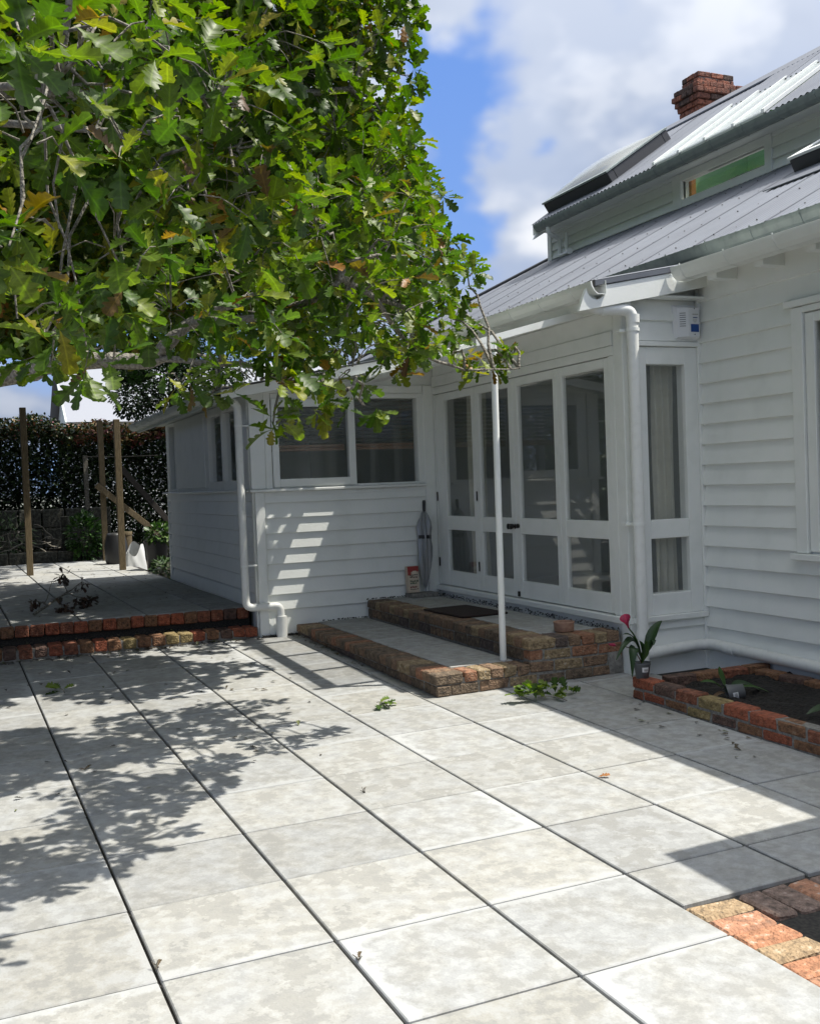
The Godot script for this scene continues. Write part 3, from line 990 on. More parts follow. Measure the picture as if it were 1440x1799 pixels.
	put(w, "head_board", Geo.new().box(2.645, 4.466, 2.482, 2.56, -6.47, -6.436, bev), M.trim)
	g = Geo.new()
	g.box(2.866, 4.478, 2.43, 2.48, -6.55, -6.44, bev)
	g.box(2.866, 4.478, 1.561, 1.572, -6.55, -6.442, 0.003)
	g.box(4.40, 4.478, 1.572, 2.43, -6.55, -6.44, bev)
	g.box(3.655, 3.735, 1.572, 2.43, -6.52, -6.475, bev)
	w = put(h, "window", g, M.trim)
	g = Geo.new()
	g.box(2.868, 2.932, 1.574, 2.428, -6.465, -6.425, bev)
	g.box(3.648, 3.718, 1.574, 2.428, -6.465, -6.425, bev)
	g.box(2.932, 3.648, 1.574, 1.652, -6.464, -6.426, bev)
	g.box(2.932, 3.648, 2.35, 2.428, -6.464, -6.426, bev)
	put(w, "sash", g, M.trim)
	pane_z(w, -6.445, 2.932, 3.648, 1.652, 2.35)
	pane_z(w, -6.50, 3.735, 4.40, 1.572, 2.43)
	# ---- the lean-to: its shaded long side
	g = Geo.new()
	g.box(2.70, 2.80, 0.10, 1.548, -11.0, -6.562)
	g.box(2.70, 2.80, 2.46, 2.57, -11.0, -6.562)
	g.box(2.70, 2.80, 1.548, 2.46, -6.93, -6.562)
	g.box(2.70, 2.80, 1.548, 2.46, -10.22, -8.45)
	g.box(2.70, 2.80, 1.548, 2.46, -11.0, -10.70)
	w = put(h, "wall", g, M.white)
	for k in 8:
		board(w, "x", 2.68, -10.90, -6.53, 1.445 - 0.148 * k if k < 7 else 0.37, 0.148, M.white)
	put(w, "corner_board", Geo.new().box(2.662, 2.70, 0.30, 1.53, -10.995, -10.90, bev), M.trim)
	put(w, "corner_board", Geo.new().box(2.658, 2.70, 0.13, 1.53, -6.525, -6.472, bev), M.trim)
	put(w, "corner_panel", Geo.new().box(2.635, 2.70, 1.562, 2.47, -6.92, -6.478, bev), M.trim)
	put(w, "sill", Geo.new().box(2.605, 2.70, 1.538, 1.56, -11.02, -6.472, bev), M.trim)
	put(w, "panel", Geo.new().box(2.65, 2.70, 1.60, 2.44, -10.12, -8.50, bev), M.white)
	put(w, "panel_frame", Geo.new().box(2.66, 2.70, 1.562, 2.46, -10.215, -8.455, bev), M.trim)
	g = Geo.new()
	for r in [[-8.45, -8.30], [-7.66, -7.585], [-6.99, -6.925]]:
		g.box(2.655, 2.74, 1.562, 2.46, r[0], r[1], bev)
	for r in [[-8.30, -7.66], [-7.585, -6.99]]:
		g.box(2.657, 2.74, 1.562, 1.66, r[0], r[1], bev)
		g.box(2.657, 2.74, 2.38, 2.46, r[0], r[1], bev)
	w = put(h, "window", g, M.trim)
	pane_x(w, 2.70, 1.66, 2.38, -8.30, -7.66)
	pane_x(w, 2.70, 1.66, 2.38, -7.585, -6.99)
	g = Geo.new()
	g.box(2.655, 2.74, 1.562, 2.46, -10.70, -10.63, bev)
	g.box(2.655, 2.74, 1.562, 2.46, -10.27, -10.222, bev)
	g.box(2.657, 2.74, 1.562, 1.60, -10.63, -10.27, bev)
	g.box(2.657, 2.74, 2.42, 2.46, -10.63, -10.27, bev)
	w = put(h, "window", g, M.trim)
	pane_x(w, 2.70, 1.60, 2.42, -10.63, -10.27)
	g = Geo.new().box(2.70, 5.3, 0.1, 2.6, -11.1, -11.0)
	put(h, "wall", g, M.white)
	# lean-to roof, fascias and flue
	g = Geo.new().prism(PackedVector2Array([Vector2(2.36, 2.475), Vector2(5.24, 2.993), Vector2(5.24, 2.965), Vector2(2.36, 2.445)]), "z", -11.26, -6.24)
	w = put(h, "roof", g, M.green_grey)
	corrugated(w, 2.30, 2.497, 0.18, 5.24, -11.3, -6.205, 0.76, [M.iron, M.iron_b])
	put(h, "barge_board", Geo.new().prism(PackedVector2Array([Vector2(2.34, 2.40), Vector2(4.57, 2.80), Vector2(4.57, 2.895), Vector2(2.34, 2.49)]), "z", -6.236, -6.21), M.trim)
	put(h, "fascia", Geo.new().box(2.345, 2.37, 2.385, 2.472, -11.27, -6.24, 0.003), M.green_grey)
	put(h, "soffit", Geo.new().box(2.372, 2.70, 2.468, 2.478, -11.27, -6.24), M.green_grey)
	gutter(h, 2.235, 2.492, -11.3, -6.22, M.green_grey, 0.11, 0.08)
	w = put(h, "flue", Geo.new().tube([Vector3(3.07, 2.6, -9.5), Vector3(3.07, 3.10, -9.5)], 0.055, 14), M.black)
	put(w, "cowl", Geo.new().lathe([Vector2(0.0, 0.09), Vector2(0.06, 0.075), Vector2(0.095, 0.02), Vector2(0.095, 0.0), Vector2(0.0, 0.0)], Vector3(3.07, 3.11, -9.5), 16), M.dark_iron)
	put(w, "wire", Geo.new().tube([Vector3(3.0, 3.18, -9.5), Vector3(3.0, 3.55, -9.5)], 0.004, 5), M.dark_iron)
	# ---- porch roof, gutter, soffit and the shaped barge board
	g = Geo.new().prism(PackedVector2Array([Vector2(4.37, 2.955), Vector2(5.30, 3.13), Vector2(5.30, 3.105), Vector2(4.37, 2.93)]), "z", -6.6, -2.985)
	w = put(h, "roof", g, M.trim)
	corrugated(w, 4.255, 2.95, 0.188, 5.32, -6.62, -2.975, 0.76, [M.iron, M.iron_b])
	put(h, "fascia", Geo.new().box(4.362, 4.388, 2.80, 2.935, -6.6, -2.985, 0.003), M.trim)
	put(h, "soffit", Geo.new().box(4.388, 4.606, 2.802, 2.814, -6.6, -2.985), M.trim)
	put(h, "soffit", Geo.new().box(4.606, 5.28, 2.865, 2.88, -3.083, -2.985), M.trim)
	gutter(h, 4.235, 2.945, -6.6, -2.93, M.trim)
	var barge := PackedVector2Array([Vector2(4.14, 2.734), Vector2(5.275, 2.951), Vector2(5.275, 3.098), Vector2(4.365, 2.925)])
	for k in 9:
		var a := deg_to_rad(20 - k * 26.0)
		barge.append(Vector2(4.285 + 0.075 * cos(a), 2.888 + 0.068 * sin(a)))
	barge.append(Vector2(4.175, 2.823))
	put(h, "barge_board", Geo.new().prism(barge, "z", -2.982, -2.95), M.trim)
	w = put(h, "barge_flashing", Geo.new().prism(PackedVector2Array([Vector2(4.275, 2.918), Vector2(5.02, 3.056), Vector2(5.02, 3.092), Vector2(4.275, 2.954)]), "z", -3.05, -2.942), M.iron)
	put(w, "end_cap", Geo.new().box(4.262, 4.273, 2.908, 2.958, -3.05, -2.936), M.black)
	put(w, "end_cap", Geo.new().box(5.022, 5.04, 3.045, 3.092, -3.05, -2.936), M.black)
	# ---- eaves above the long wall
	g = Geo.new().prism(PackedVector2Array([Vector2(5.04, 3.075), Vector2(5.32, 3.13), Vector2(5.32, 3.10), Vector2(5.04, 3.045)]), "z", -2.93, 0.74)
	put(h, "roof", g, M.trim)
	put(h, "fascia", Geo.new().box(5.048, 5.07, 2.975, 3.044, -2.93, 0.74, 0.003), M.trim)
	gutter(h, 4.925, 3.07, -2.935, 0.74, M.trim, 0.122, 0.092)
	for z: float in [-2.66, -2.19, -1.72, -1.25, -0.78, -0.31, 0.16]:
		put(h, "rafter_end", Geo.new().box(5.072, 5.262, 2.94, 3.044, z - 0.045, z + 0.045, bev), M.trim)
	put(h, "soffit", Geo.new().box(5.05, 5.30, 3.045, 3.055, -2.93, 0.74), M.trim)
	# ---- a second glazed porch further along the wall, beyond the edge of the view
	g = Geo.new()
	g.box(4.40, 5.40, 0.0, 2.86, 0.76, 3.9)
	w = put(h, "wall", g, M.white)
	g = Geo.new().prism(PackedVector2Array([Vector2(4.0, 2.90), Vector2(5.32, 3.14), Vector2(5.32, 3.11), Vector2(4.0, 2.865)]), "z", 0.42, 4.1)
	put(h, "roof", g, M.iron)
	# ---- the main roof
	g = Geo.new()
	var deck := [[5.28, -10.5], [8.3, -8.55], [8.3, 4.0], [5.28, 4.0]]
	for off in [-0.03, -0.06]:
		var pts := []
		for p in deck:
			pts.append(Vector3(p[0], 3.265 + (p[0] - 5.25) * 0.53 + off, p[1]))
		g.face(pts, Vector3(7, 0 if off > -0.04 else 20, -3))
	w = put(h, "roof", g, M.green_grey)
	corrugated(w, 5.225, 3.262, 0.53, 8.3, -10.66, 4.0, 0.76, [M.iron, M.iron_b], 1.53)
	g = Geo.new()
	g.face([Vector3(5.24, 3.25, -10.66), Vector3(8.30, 4.88, -8.66), Vector3(14.0, 4.88, -8.66), Vector3(14.0, 3.25, -10.66)], Vector3(9, 2, -7))
	put(w, "hip_sheet", g, M.iron)
	put(w, "hip_cap", Geo.new().tube([Vector3(5.22, 3.285, -10.67), Vector3(8.30, 4.915, -8.655)], 0.022, 8), M.dark_iron)
	gutter(h, 5.185, 3.252, -10.6, 4.0, M.gutter_grey, 0.11, 0.10)
	put(h, "fascia", Geo.new().box(5.30, 5.33, 3.06, 3.24, -10.6, 4.0), M.gutter_grey)
	put(h, "wall", Geo.new().box(5.34, 5.42, 2.6, 3.26, -10.5, -6.5), M.white)
	# ---- the dormer storey
	g = Geo.new()
	g.box(7.566, 7.64, 4.40, 4.575, -8.93, 4.0)
	g.box(7.566, 7.64, 4.78, 4.96, -8.93, 4.0)
	g.box(7.566, 7.64, 4.575, 4.78, -8.93, -6.112)
	g.box(7.566, 7.64, 4.575, 4.78, -4.805, 4.0)
	w = put(h, "wall", g, M.white)
	for k in 4:
		var y := 4.494 + 0.1095 * k
		board(w, "x", 7.55, -8.86, -6.262, y, 0.1095, M.white)
		board(w, "x", 7.55, -4.70, 4.0, y, 0.1095, M.white)
	put(w, "corner_board", Geo.new().box(7.52, 7.566, 4.455, 4.90, -8.955, -8.862, bev), M.white)
	g = Geo.new()
	g.box(7.525, 7.60, 4.488, 4.86, -6.26, -6.112, bev)
	g.box(7.525, 7.60, 4.488, 4.86, -4.805, -4.705, bev)
	g.box(7.527, 7.60, 4.488, 4.575, -6.112, -4.805, bev)
	g.box(7.527, 7.60, 4.78, 4.86, -6.112, -4.805, bev)
	w = put(h, "window", g, M.white)
	pane_x(w, 7.56, 4.575, 4.78, -6.112, -4.805)
	# the room behind that window, lit through the clear roof sheets
	g = Geo.new()
	g.box(8.55, 8.6, 4.40, 5.72, -6.3, -4.3)
	g.prism(PackedVector2Array([Vector2(7.65, 4.40), Vector2(8.55, 4.40), Vector2(8.55, 5.72), Vector2(7.65, 5.12)]), "z", -4.38, -4.33)
	g.box(7.65, 8.55, 4.36, 4.40, -6.3, -4.3)
	put(h, "room", g, M.inside_green)
	put(h, "room", Geo.new().prism(PackedVector2Array([Vector2(7.65, 4.40), Vector2(8.55, 4.40), Vector2(8.55, 5.72), Vector2(7.65, 5.12)]), "z", -6.25, -6.20), M.inside_green)
	put(h, "room", Geo.new().box(7.66, 7.72, 4.42, 5.1, -6.17, -6.09), M.inside_orange)
	put(h, "soffit", Geo.new().box(7.31, 7.566, 4.862, 4.872, -8.93, 4.0), M.white)
	put(h, "fascia", Geo.new().box(7.29, 7.312, 4.82, 4.91, -8.93, 4.0), M.white)
	gutter(h, 7.195, 4.912, -8.76, 4.0, M.gutter_grey, 0.10, 0.085)
	put(h, "barge_board", Geo.new().prism(PackedVector2Array([Vector2(7.20, 4.72), Vector2(7.24, 4.80), Vector2(7.21, 4.90), Vector2(9.1, 6.19), Vector2(9.1, 6.07), Vector2(7.40, 4.84)]), "z", -8.80, -8.765), M.trim)
	var clear_from := -6.14
	var clear_to := -4.42
	g = Geo.new()
	for span in [[-8.75, -6.16], [-4.40, 4.0]]:
		for off in [-0.03, -0.06]:
			g.face([Vector3(7.3, 4.99 + off, span[0]), Vector3(9.1, 6.214 + off, span[0]), Vector3(9.1, 6.214 + off, span[1]), Vector3(7.3, 4.99 + off, span[1])], Vector3(8.2, 0 if off > -0.04 else 20, span[0]))
	g.face([Vector3(8.6, 5.845, -6.16), Vector3(9.1, 6.185, -6.16), Vector3(9.1, 6.185, -4.4), Vector3(8.6, 5.845, -4.4)], Vector3(8.2, 0, -5))
	w = put(h, "roof", g, M.green_grey)
	corrugated(w, 7.19, 4.918, 0.68, 9.1, -8.80, -6.14, 0.665, [M.iron, M.iron_b])
	corrugated(w, 8.24, 5.660, 0.68, 9.1, -6.14, -4.42, 0.86, [M.iron, M.iron_b])
	corrugated(w, 7.19, 4.918, 0.68, 9.1, -4.42, 4.0, 0.76, [M.iron, M.iron_b])
	put(w, "ridge_cap", Geo.new().prism(PackedVector2Array([Vector2(8.90, 6.098), Vector2(9.1, 6.236), Vector2(9.3, 6.098), Vector2(9.3, 6.11), Vector2(9.1, 6.262), Vector2(8.90, 6.115)]), "z", -8.82, 4.0), M.iron_b)
	g = Geo.new()
	g.quad(Vector3(9.1, 6.2, 4.0), Vector3(13.0, 4.0, 4.0), Vector3(13.0, 4.0, -8.8), Vector3(9.1, 6.2, -8.8))
	put(w, "back_sheet", g, M.iron)
	put(h, "wall", Geo.new().prism(PackedVector2Array([Vector2(7.6, 4.3), Vector2(9.1, 6.13), Vector2(12.5, 4.2)]), "z", -8.76, -8.70), M.green_grey)
	var lights := put(h, "clear_roofing", Geo.new().prism(PackedVector2Array([Vector2(7.17, 4.925), Vector2(8.30, 5.693), Vector2(8.30, 5.70), Vector2(7.17, 4.932)]), "z", clear_from + 0.02, clear_to - 0.02), M.roof_glass)
	for z: float in [-6.13, -5.70, -5.28, -4.85, -4.43]:
		put(lights, "glazing_bar", Geo.new().prism(PackedVector2Array([Vector2(7.18, 4.925), Vector2(8.28, 5.673), Vector2(8.28, 5.712), Vector2(7.18, 4.964)]), "z", z - 0.018, z + 0.018), M.trim)
	put(lights, "eave_trim", Geo.new().box(7.205, 7.245, 4.90, 4.962, clear_from + 0.02, clear_to - 0.02, 0.003), M.trim)
	# roof windows
	roof_light(h, 7.40, 8.28, -8.70, -7.22, 7.19, 4.918, 0.68, true)
	roof_light(h, 6.78, 7.50, -3.62, -2.5, 5.225, 3.262, 0.53, false)
	put(h, "flashing", Geo.new().prism(PackedVector2Array([Vector2(6.42, 3.912), Vector2(6.80, 4.113), Vector2(6.80, 4.122), Vector2(6.42, 3.921)]), "z", -3.62, -2.4), M.iron_b)
	roof_screws(h, 5.3, 8.2, 5.225, 3.262, 0.53)
	make_chimney(h)
	make_pipes(h)
	make_rooms(h)
	return h


func roof_light(h: Node3D, x0: float, x1: float, z0: float, z1: float, rx: float, ry: float, slope: float, dome: bool) -> void:
	var along := Vector3(1, slope, 0).normalized()
	var out := Vector3(-slope, 1, 0).normalized()
	var turn := Basis(along, out, Vector3(0, 0, 1))
	var mid := Vector3((x0 + x1) / 2, ry + ((x0 + x1) / 2 - rx) * slope, (z0 + z1) / 2)
	var hx := (x1 - x0) / 2 * sqrt(1 + slope * slope)
	var hz := (z1 - z0) / 2
	var g := Geo.new()
	var t := 0.05
	for s in [-1, 1]:
		g.block(mid + turn * Vector3(s * (hx - t), 0.06, 0), Vector3(t, 0.07, hz), 0.006, 0.0, null, turn)
		g.block(mid + turn * Vector3(0, 0.06, s * (hz - t)), Vector3(hx - 2 * t, 0.07, t), 0.006, 0.0, null, turn)
	var w := put(h, "skylight", g, M.dark_iron)
	g = Geo.new()
	for s in [-1, 1]:
		g.block(mid + turn * Vector3(s * (hx - 0.03), 0.145, 0), Vector3(0.04, 0.012, hz + 0.01), 0.003, 0.0, null, turn)
		g.block(mid + turn * Vector3(0, 0.145, s * (hz - 0.03)), Vector3(hx - 0.07, 0.012, 0.04), 0.003, 0.0, null, turn)
	put(w, "rim", g, M.gutter_grey if dome else M.trim)
	if not dome:
		put(w, "pane", Geo.new().block(mid + turn * Vector3(0, 0.15, 0), Vector3(hx - 0.07, 0.004, hz - 0.07), 0.0, 0.0, null, turn), M.glass)
		return
	var rows := []
	for i in 11:
		var line := []
		for k in 11:
			var u := i / 5.0 - 1.0
			var v := k / 5.0 - 1.0
			var rise := 0.15 + 0.09 * pow((1.0 - u * u), 0.55) * pow((1.0 - v * v), 0.55)
			line.append(mid + turn * Vector3(u * (hx - 0.06), rise, v * (hz - 0.06)))
		rows.append(line)
	put(w, "dome", Geo.new().sheet(rows, false, true), M.milky_sheet)


func make_chimney(h: Node3D) -> void:
	var top := 7.048
	var rings := [[9.60, 10.21, -8.667, -8.307], [9.60, 10.21, -8.667, -8.307], [9.53, 10.33, -8.76, -8.235], [9.51, 10.36, -8.79, -8.215], [9.535, 10.33, -8.76, -8.24], [9.56, 10.30, -8.735, -8.265], [9.58, 10.27, -8.71, -8.285]]
	for k in 8:
		rings.append([9.605, 10.24, -8.685, -8.305])
	var core := Geo.new().box(9.62, 10.19, 5.7, 7.0, -8.65, -8.32)
	var c := put(h, "chimney", core, M.mortar)
	for k in rings.size():
		var r: Array = rings[k]
		var y1 := top - k * 0.078
		var y0 := y1 - 0.069
		var mats: Array = M.chimney
		var shift := 0.105 if k % 2 else 0.0
		for side in 2:
			var zf: float = r[3] if side == 0 else r[2] + 0.1
			var x: float = r[0]
			var first := true
			while x < r[1] - 0.02:
				var l := 0.105 if first and shift > 0.0 else 0.212
				var xe := minf(x + l, r[1])
				brick(c, x, xe, y0, y1, zf - 0.1, zf, mats, 0 if k > 4 else -1, 0.006)
				x = xe + 0.009
				first = false
			var xf: float = r[0] if side == 0 else r[1] - 0.1
			var z: float = r[2] + 0.108
			while z < r[3] - 0.125:
				var ze := minf(z + (0.105 if shift > 0.0 else 0.212), r[3] - 0.108)
				brick(c, xf, xf + 0.1, y0, y1, z, ze, mats, 0 if k > 4 else -1, 0.006)
				z = ze + 0.009


func bend(a: Vector3, b: Vector3, c: Vector3, r: float) -> Array:
	var out := []
	var p := b + (a - b).normalized() * r
	var q := b + (c - b).normalized() * r
	for k in 7:
		var t := k / 6.0
		out.append(p.lerp(b, t).lerp(b.lerp(q, t), t))
	return out


func make_pipes(h: Node3D) -> void:
	# from the porch gutter, round under the barge and down the corner
	var pts := [Vector3(4.30, 2.87, -3.05)]
	pts += bend(pts[0], Vector3(4.30, 2.765, -3.02), Vector3(4.61, 2.765, -3.0), 0.05)
	pts += bend(Vector3(4.30, 2.765, -3.02), Vector3(4.612, 2.765, -2.99), Vector3(4.615, 1.0, -2.99), 0.075)
	pts.append(Vector3(4.62, 0.1, -2.99))
	var p := put(h, "downpipe", Geo.new().tube(pts, 0.044, 16), M.pipe)
	for y: float in [2.62, 1.21]:
		put(p, "bracket", Geo.new().tube([Vector3(4.615, y - 0.012, -2.99), Vector3(4.615, y + 0.012, -2.99)], 0.05, 16), M.trim)
		put(p, "bracket", Geo.new().box(4.53, 4.60, y - 0.01, y + 0.01, -3.09, -3.03), M.trim)
	for y: float in [0.40, 2.70]:
		put(p, "collar", Geo.new().tube([Vector3(4.618, y - 0.03, -2.99), Vector3(4.618, y + 0.03, -2.99)], 0.049, 16), M.pipe)
	put(p, "collar", Geo.new().tube([Vector3(4.36, 2.765, -3.018), Vector3(4.40, 2.765, -3.014)], 0.049, 16), M.pipe)
	# the waste pipe along the foot of the wall
	pts = [Vector3(4.62, 0.245, -2.995), Vector3(4.72, 0.25, -3.02)]
	pts += bend(pts[1], Vector3(5.225, 0.272, -3.03), Vector3(5.222, 0.25, -1.0), 0.12)
	pts.append(Vector3(5.215, 0.20, 0.7))
	p = put(h, "waste_pipe", Geo.new().tube(pts, 0.042, 16), M.pipe)
	put(p, "collar", Geo.new().tube([Vector3(4.70, 0.249, -3.018), Vector3(4.79, 0.254, -3.022)], 0.047, 16), M.pipe)
	put(p, "collar", Geo.new().tube([Vector3(5.223, 0.264, -2.80), Vector3(5.222, 0.261, -2.70)], 0.046, 16), M.pipe)
	# the lean-to downpipe: past the corner and into a wider pipe at the ground
	pts = [Vector3(2.40, 2.44, -6.43)]
	pts += bend(pts[0], Vector3(2.535, 2.38, -6.41), Vector3(2.535, 1.0, -6.40), 0.06)
	pts += bend(Vector3(2.535, 2.0, -6.40), Vector3(2.535, 0.436, -6.40), Vector3(2.86, 0.436, -6.375), 0.07)
	pts += bend(Vector3(2.535, 0.436, -6.40), Vector3(2.866, 0.436, -6.375), Vector3(2.868, 0.2, -6.375), 0.06)
	pts.append(Vector3(2.868, 0.24, -6.375))
	p = put(h, "downpipe", Geo.new().tube(pts, 0.037, 16), M.pipe)
	put(p, "ground_pipe", Geo.new().tube([Vector3(2.87, 0.10, -6.375), Vector3(2.87, 0.335, -6.375)], 0.054, 18), M.pipe)
	for y: float in [0.835, 2.17]:
		put(p, "bracket", Geo.new().tube([Vector3(2.535, y - 0.008, -6.40), Vector3(2.535, y + 0.008, -6.40)], 0.042, 16), M.trim)
		put(p, "bracket", Geo.new().box(2.57, 2.66, y - 0.008, y + 0.008, -6.46, -6.40, 0.003), M.trim)
	# roof water from the dormer
	pts = [Vector3(7.27, 4.84, -8.50)]
	pts += bend(pts[0], Vector3(7.27, 4.75, -8.50), Vector3(7.46, 4.70, -8.55), 0.04)
	pts += bend(Vector3(7.27, 4.75, -8.50), Vector3(7.47, 4.70, -8.56), Vector3(7.47, 4.5, -8.56), 0.05)
	pts += bend(Vector3(7.47, 4.7, -8.56), Vector3(7.47, 4.47, -8.56), Vector3(7.46, 4.47, -8.30), 0.04)
	pts.append(Vector3(7.45, 4.475, -8.26))
	p = put(h, "downpipe", Geo.new().tube(pts, 0.03, 12), M.pipe)
	put(p, "spreader", Geo.new().tube([Vector3(7.44, 4.47, -8.30), Vector3(7.42, 4.47, -8.24)], 0.04, 12), M.pipe)
	put(h, "vent_pipe", Geo.new().tube([Vector3(7.47, 4.45, -8.40), Vector3(7.47, 4.74, -8.40)], 0.025, 12), M.pipe)


func make_rooms(h: Node3D) -> void:
	var r := put(h, "room", Geo.new().box(4.71, 8.0, 0.44, 0.50, -6.44, -3.21), M.floor_wood)
	var g := Geo.new()
	g.box(4.71, 8.0, 2.70, 2.76, -6.44, -3.21)
	g.box(8.0, 8.08, 0.44, 2.76, -6.5, -3.1)
	g.box(5.3, 8.0, 0.44, 2.76, -3.20, -3.12)
	g.box(4.71, 8.0, 0.44, 2.76, -6.46, -6.445)
	put(r, "inner_wall", g, M.inside)
	g = Geo.new()
	g.box(2.81, 4.7, 0.44, 0.50, -10.99, -6.57)
	g.box(2.81, 5.3, 2.50, 2.53, -10.99, -6.57)
	g.box(4.7, 4.76, 0.44, 2.5, -10.99, -6.57)
	put(h, "room", g, M.inside_dark)
	g = Geo.new()
	g.box(5.41, 8.2, 0.3, 0.36, -3.11, 0.7)
	g.box(5.41, 8.2, 2.75, 2.80, -3.11, 0.7)
	g.box(8.2, 8.26, 0.3, 2.8, -3.11, 0.7)
	g.box(5.41, 8.2, 0.3, 2.8, 0.70, 0.75)
	put(h, "room", g, M.inside)


func curtain(called: String, label: String, wall: String, plane: float, a0: float, a1: float, y0: float, y1: float, folds: float) -> void:
	var rows := []
	for i in 10:
		var line := []
		var y := lerpf(y0, y1, i / 9.0)
		for k in 41:
			var u := k / 40.0
			var a := lerpf(a0, a1, u)
			var o := plane + 0.022 * sin(u * TAU * folds + 0.4 * sin(y * 3.0)) + 0.006 * sin(u * 40.0 + y * 2.0)
			line.append(Vector3(o, y, a) if wall == "x" else Vector3(a, y, o))
		rows.append(line)
	tag(put(self, called, Geo.new().sheet(rows), M.curtain), label, "curtain")


func venetian_blind(label: String, x0: float, x1: float, top: float, bottom: float, z: float) -> void:
	var b := thing("venetian_blind", label, "blind", Vector3((x0 + x1) / 2, bottom, z))
	var y := bottom + 0.085
	var m := Geo.new().block(Vector3.ZERO, Vector3((x1 - x0) / 2, 0.0016, 0.024), 0.0, 0.0, null, Basis(Vector3(1, 0, 0), 0.5)).mesh()
	while y < top:
		put(b, "slat", m, M.slat, Transform3D(Basis.IDENTITY, Vector3((x0 + x1) / 2, y, z)))
		y += 0.042
	put(b, "bottom_rail", Geo.new().box(x0, x1, bottom + 0.028, bottom + 0.055, z - 0.02, z + 0.02, 0.004), M.slat_rail)
	put(b, "bottom_rail", Geo.new().box(x0, x1, bottom - 0.006, bottom + 0.024, z - 0.024, z + 0.02, 0.004), M.slat_rail)
	for k in 2:
		var xx := lerpf(x0, x1, 0.2 + 0.6 * k)
		put(b, "cord", Geo.new().tube([Vector3(xx, bottom, z + 0.026), Vector3(xx, top, z + 0.026)], 0.0018, 5), M.slat_rail)
	put(b, "head_rail", Geo.new().box(x0, x1, top, top + 0.05, z - 0.025, z + 0.025, 0.004), M.slat)


func canopy_y(x: float) -> float:
	return 2.835 + (x - 4.585) * 0.262


func make_canopy() -> void:
	var c := thing("door_canopy", "light white framed canopy with clear sheets over the french doors on a slim white post", "canopy", Vector3(3.70, 0.24, -3.44))
	put(c, "post", Geo.new().tube([Vector3(3.702, 0.24, -3.44), Vector3(3.712, canopy_y(3.70) - 0.03, -3.44)], 0.0245, 18), M.trim)
	put(c, "beam", Geo.new().box(3.615, 3.725, canopy_y(3.67) - 0.075, canopy_y(3.67) - 0.028, -6.40, -3.418, 0.004), M.trim)
	for z: float in [-3.44, -4.1, -4.85, -5.6, -6.38]:
		put(c, "rafter", Geo.new().prism(PackedVector2Array([Vector2(3.56, canopy_y(3.56) - 0.026), Vector2(4.58, canopy_y(4.58) - 0.026), Vector2(4.58, canopy_y(4.58) + 0.024), Vector2(3.56, canopy_y(3.56) + 0.024)]), "z", z - 0.022, z + 0.022), M.trim)
	for k in 4:
		var z0: float = [-4.1, -4.85, -5.6, -6.38][k] + 0.024
		var z1: float = [-3.44, -4.1, -4.85, -5.6][k] - 0.024
		put(c, "clear_sheet", Geo.new().prism(PackedVector2Array([Vector2(3.56, canopy_y(3.56) + 0.006), Vector2(4.58, canopy_y(4.58) + 0.006), Vector2(4.58, canopy_y(4.58) + 0.012), Vector2(3.56, canopy_y(3.56) + 0.012)]), "z", z0, z1), M.clear_sheet)


# the dark screw heads that hold the main roof down
func roof_screws(h: Node3D, x0: float, x1: float, rx: float, ry: float, slope: float) -> void:
	var poses := []
	var tones := []
	var x := x0 + 0.06
	while x < x1:
		var z := -8.4
		while z < 1.0:
			var b := Basis(Vector3(0, 0, 1), atan(slope))
			poses.append(Transform3D(b, Vector3(x + rng.randf_range(-0.01, 0.01), ry + (x - rx) * slope + 0.009, roundf(z / 0.076) * 0.076)))
			tones.append(Color(0.06, 0.06, 0.07))
			z += 0.228
		x += 0.62
	var m := Geo.new().lathe([Vector2(0.007, -0.002), Vector2(0.007, 0.002), Vector2(0.004, 0.004), Vector2(0.004, 0.008), Vector2(0.0, 0.008)], Vector3.ZERO, 8).mesh()
	scatter(h, "roof_screws", m, M.dry_leaf, poses, tones)


# ---------------------------------------------------------------- leaves
# a lobed oak leaf one unit long, folded along its rib and curled; its base lies at the origin, it points along +z, its face is up
func oak_leaf(kind: int) -> ArrayMesh:
	var r := RandomNumberGenerator.new()
	r.seed = 40 + kind
	var ts := [0.0, 0.14, 0.21, 0.28, 0.34, 0.42, 0.50, 0.56, 0.65, 0.73, 0.78, 0.87, 0.96, 1.0]
	var ws := [0.012, 0.05, 0.14, 0.165, 0.085, 0.22, 0.25, 0.125, 0.29, 0.285, 0.17, 0.215, 0.14, 0.03]
	var lobed := [0, 0, 1, 1, 0, 1, 1, 0, 1, 1, 0, 1, 1, 0]
	var rib := []
	var left := []
	var right := []
	var curl := r.randf_range(-0.18, 0.30)
	var fold := r.randf_range(0.12, 0.45)
	for i in ts.size():
		var t: float = ts[i]
		var y := -curl * t * t
		rib.append(Vector3(0, y, t))
		var lobe := 0.035 if lobed[i] else -0.012
		for s in [-1, 1]:
			var w: float = ws[i] * r.randf_range(0.9, 1.1)
			var p := Vector3(s * w, y + w * fold + (0.03 * sin(i * 1.3 + kind) if lobed[i] else 0.0), t + lobe)
			if s < 0:
				left.append(p)
			else:
				right.append(p)
	var g := Geo.new()
	for i in ts.size() - 1:
		g.tri(rib[i], left[i + 1], left[i])
		g.tri(rib[i], rib[i + 1], left[i + 1])
		g.tri(rib[i], right[i], right[i + 1])
		g.tri(rib[i], right[i + 1], rib[i + 1])
	var stalk := Vector3(0, -0.01, -0.1)
	g.tri(stalk, Vector3(0.012, 0, 0.01), Vector3(-0.012, 0, 0.01))
	smooth(g)
	for i in g.v.size():
		g.t[i] = Vector2(g.v[i].x / 0.8 + 0.5, clampf(g.v[i].z, 0.0, 1.0))
	return g.mesh()


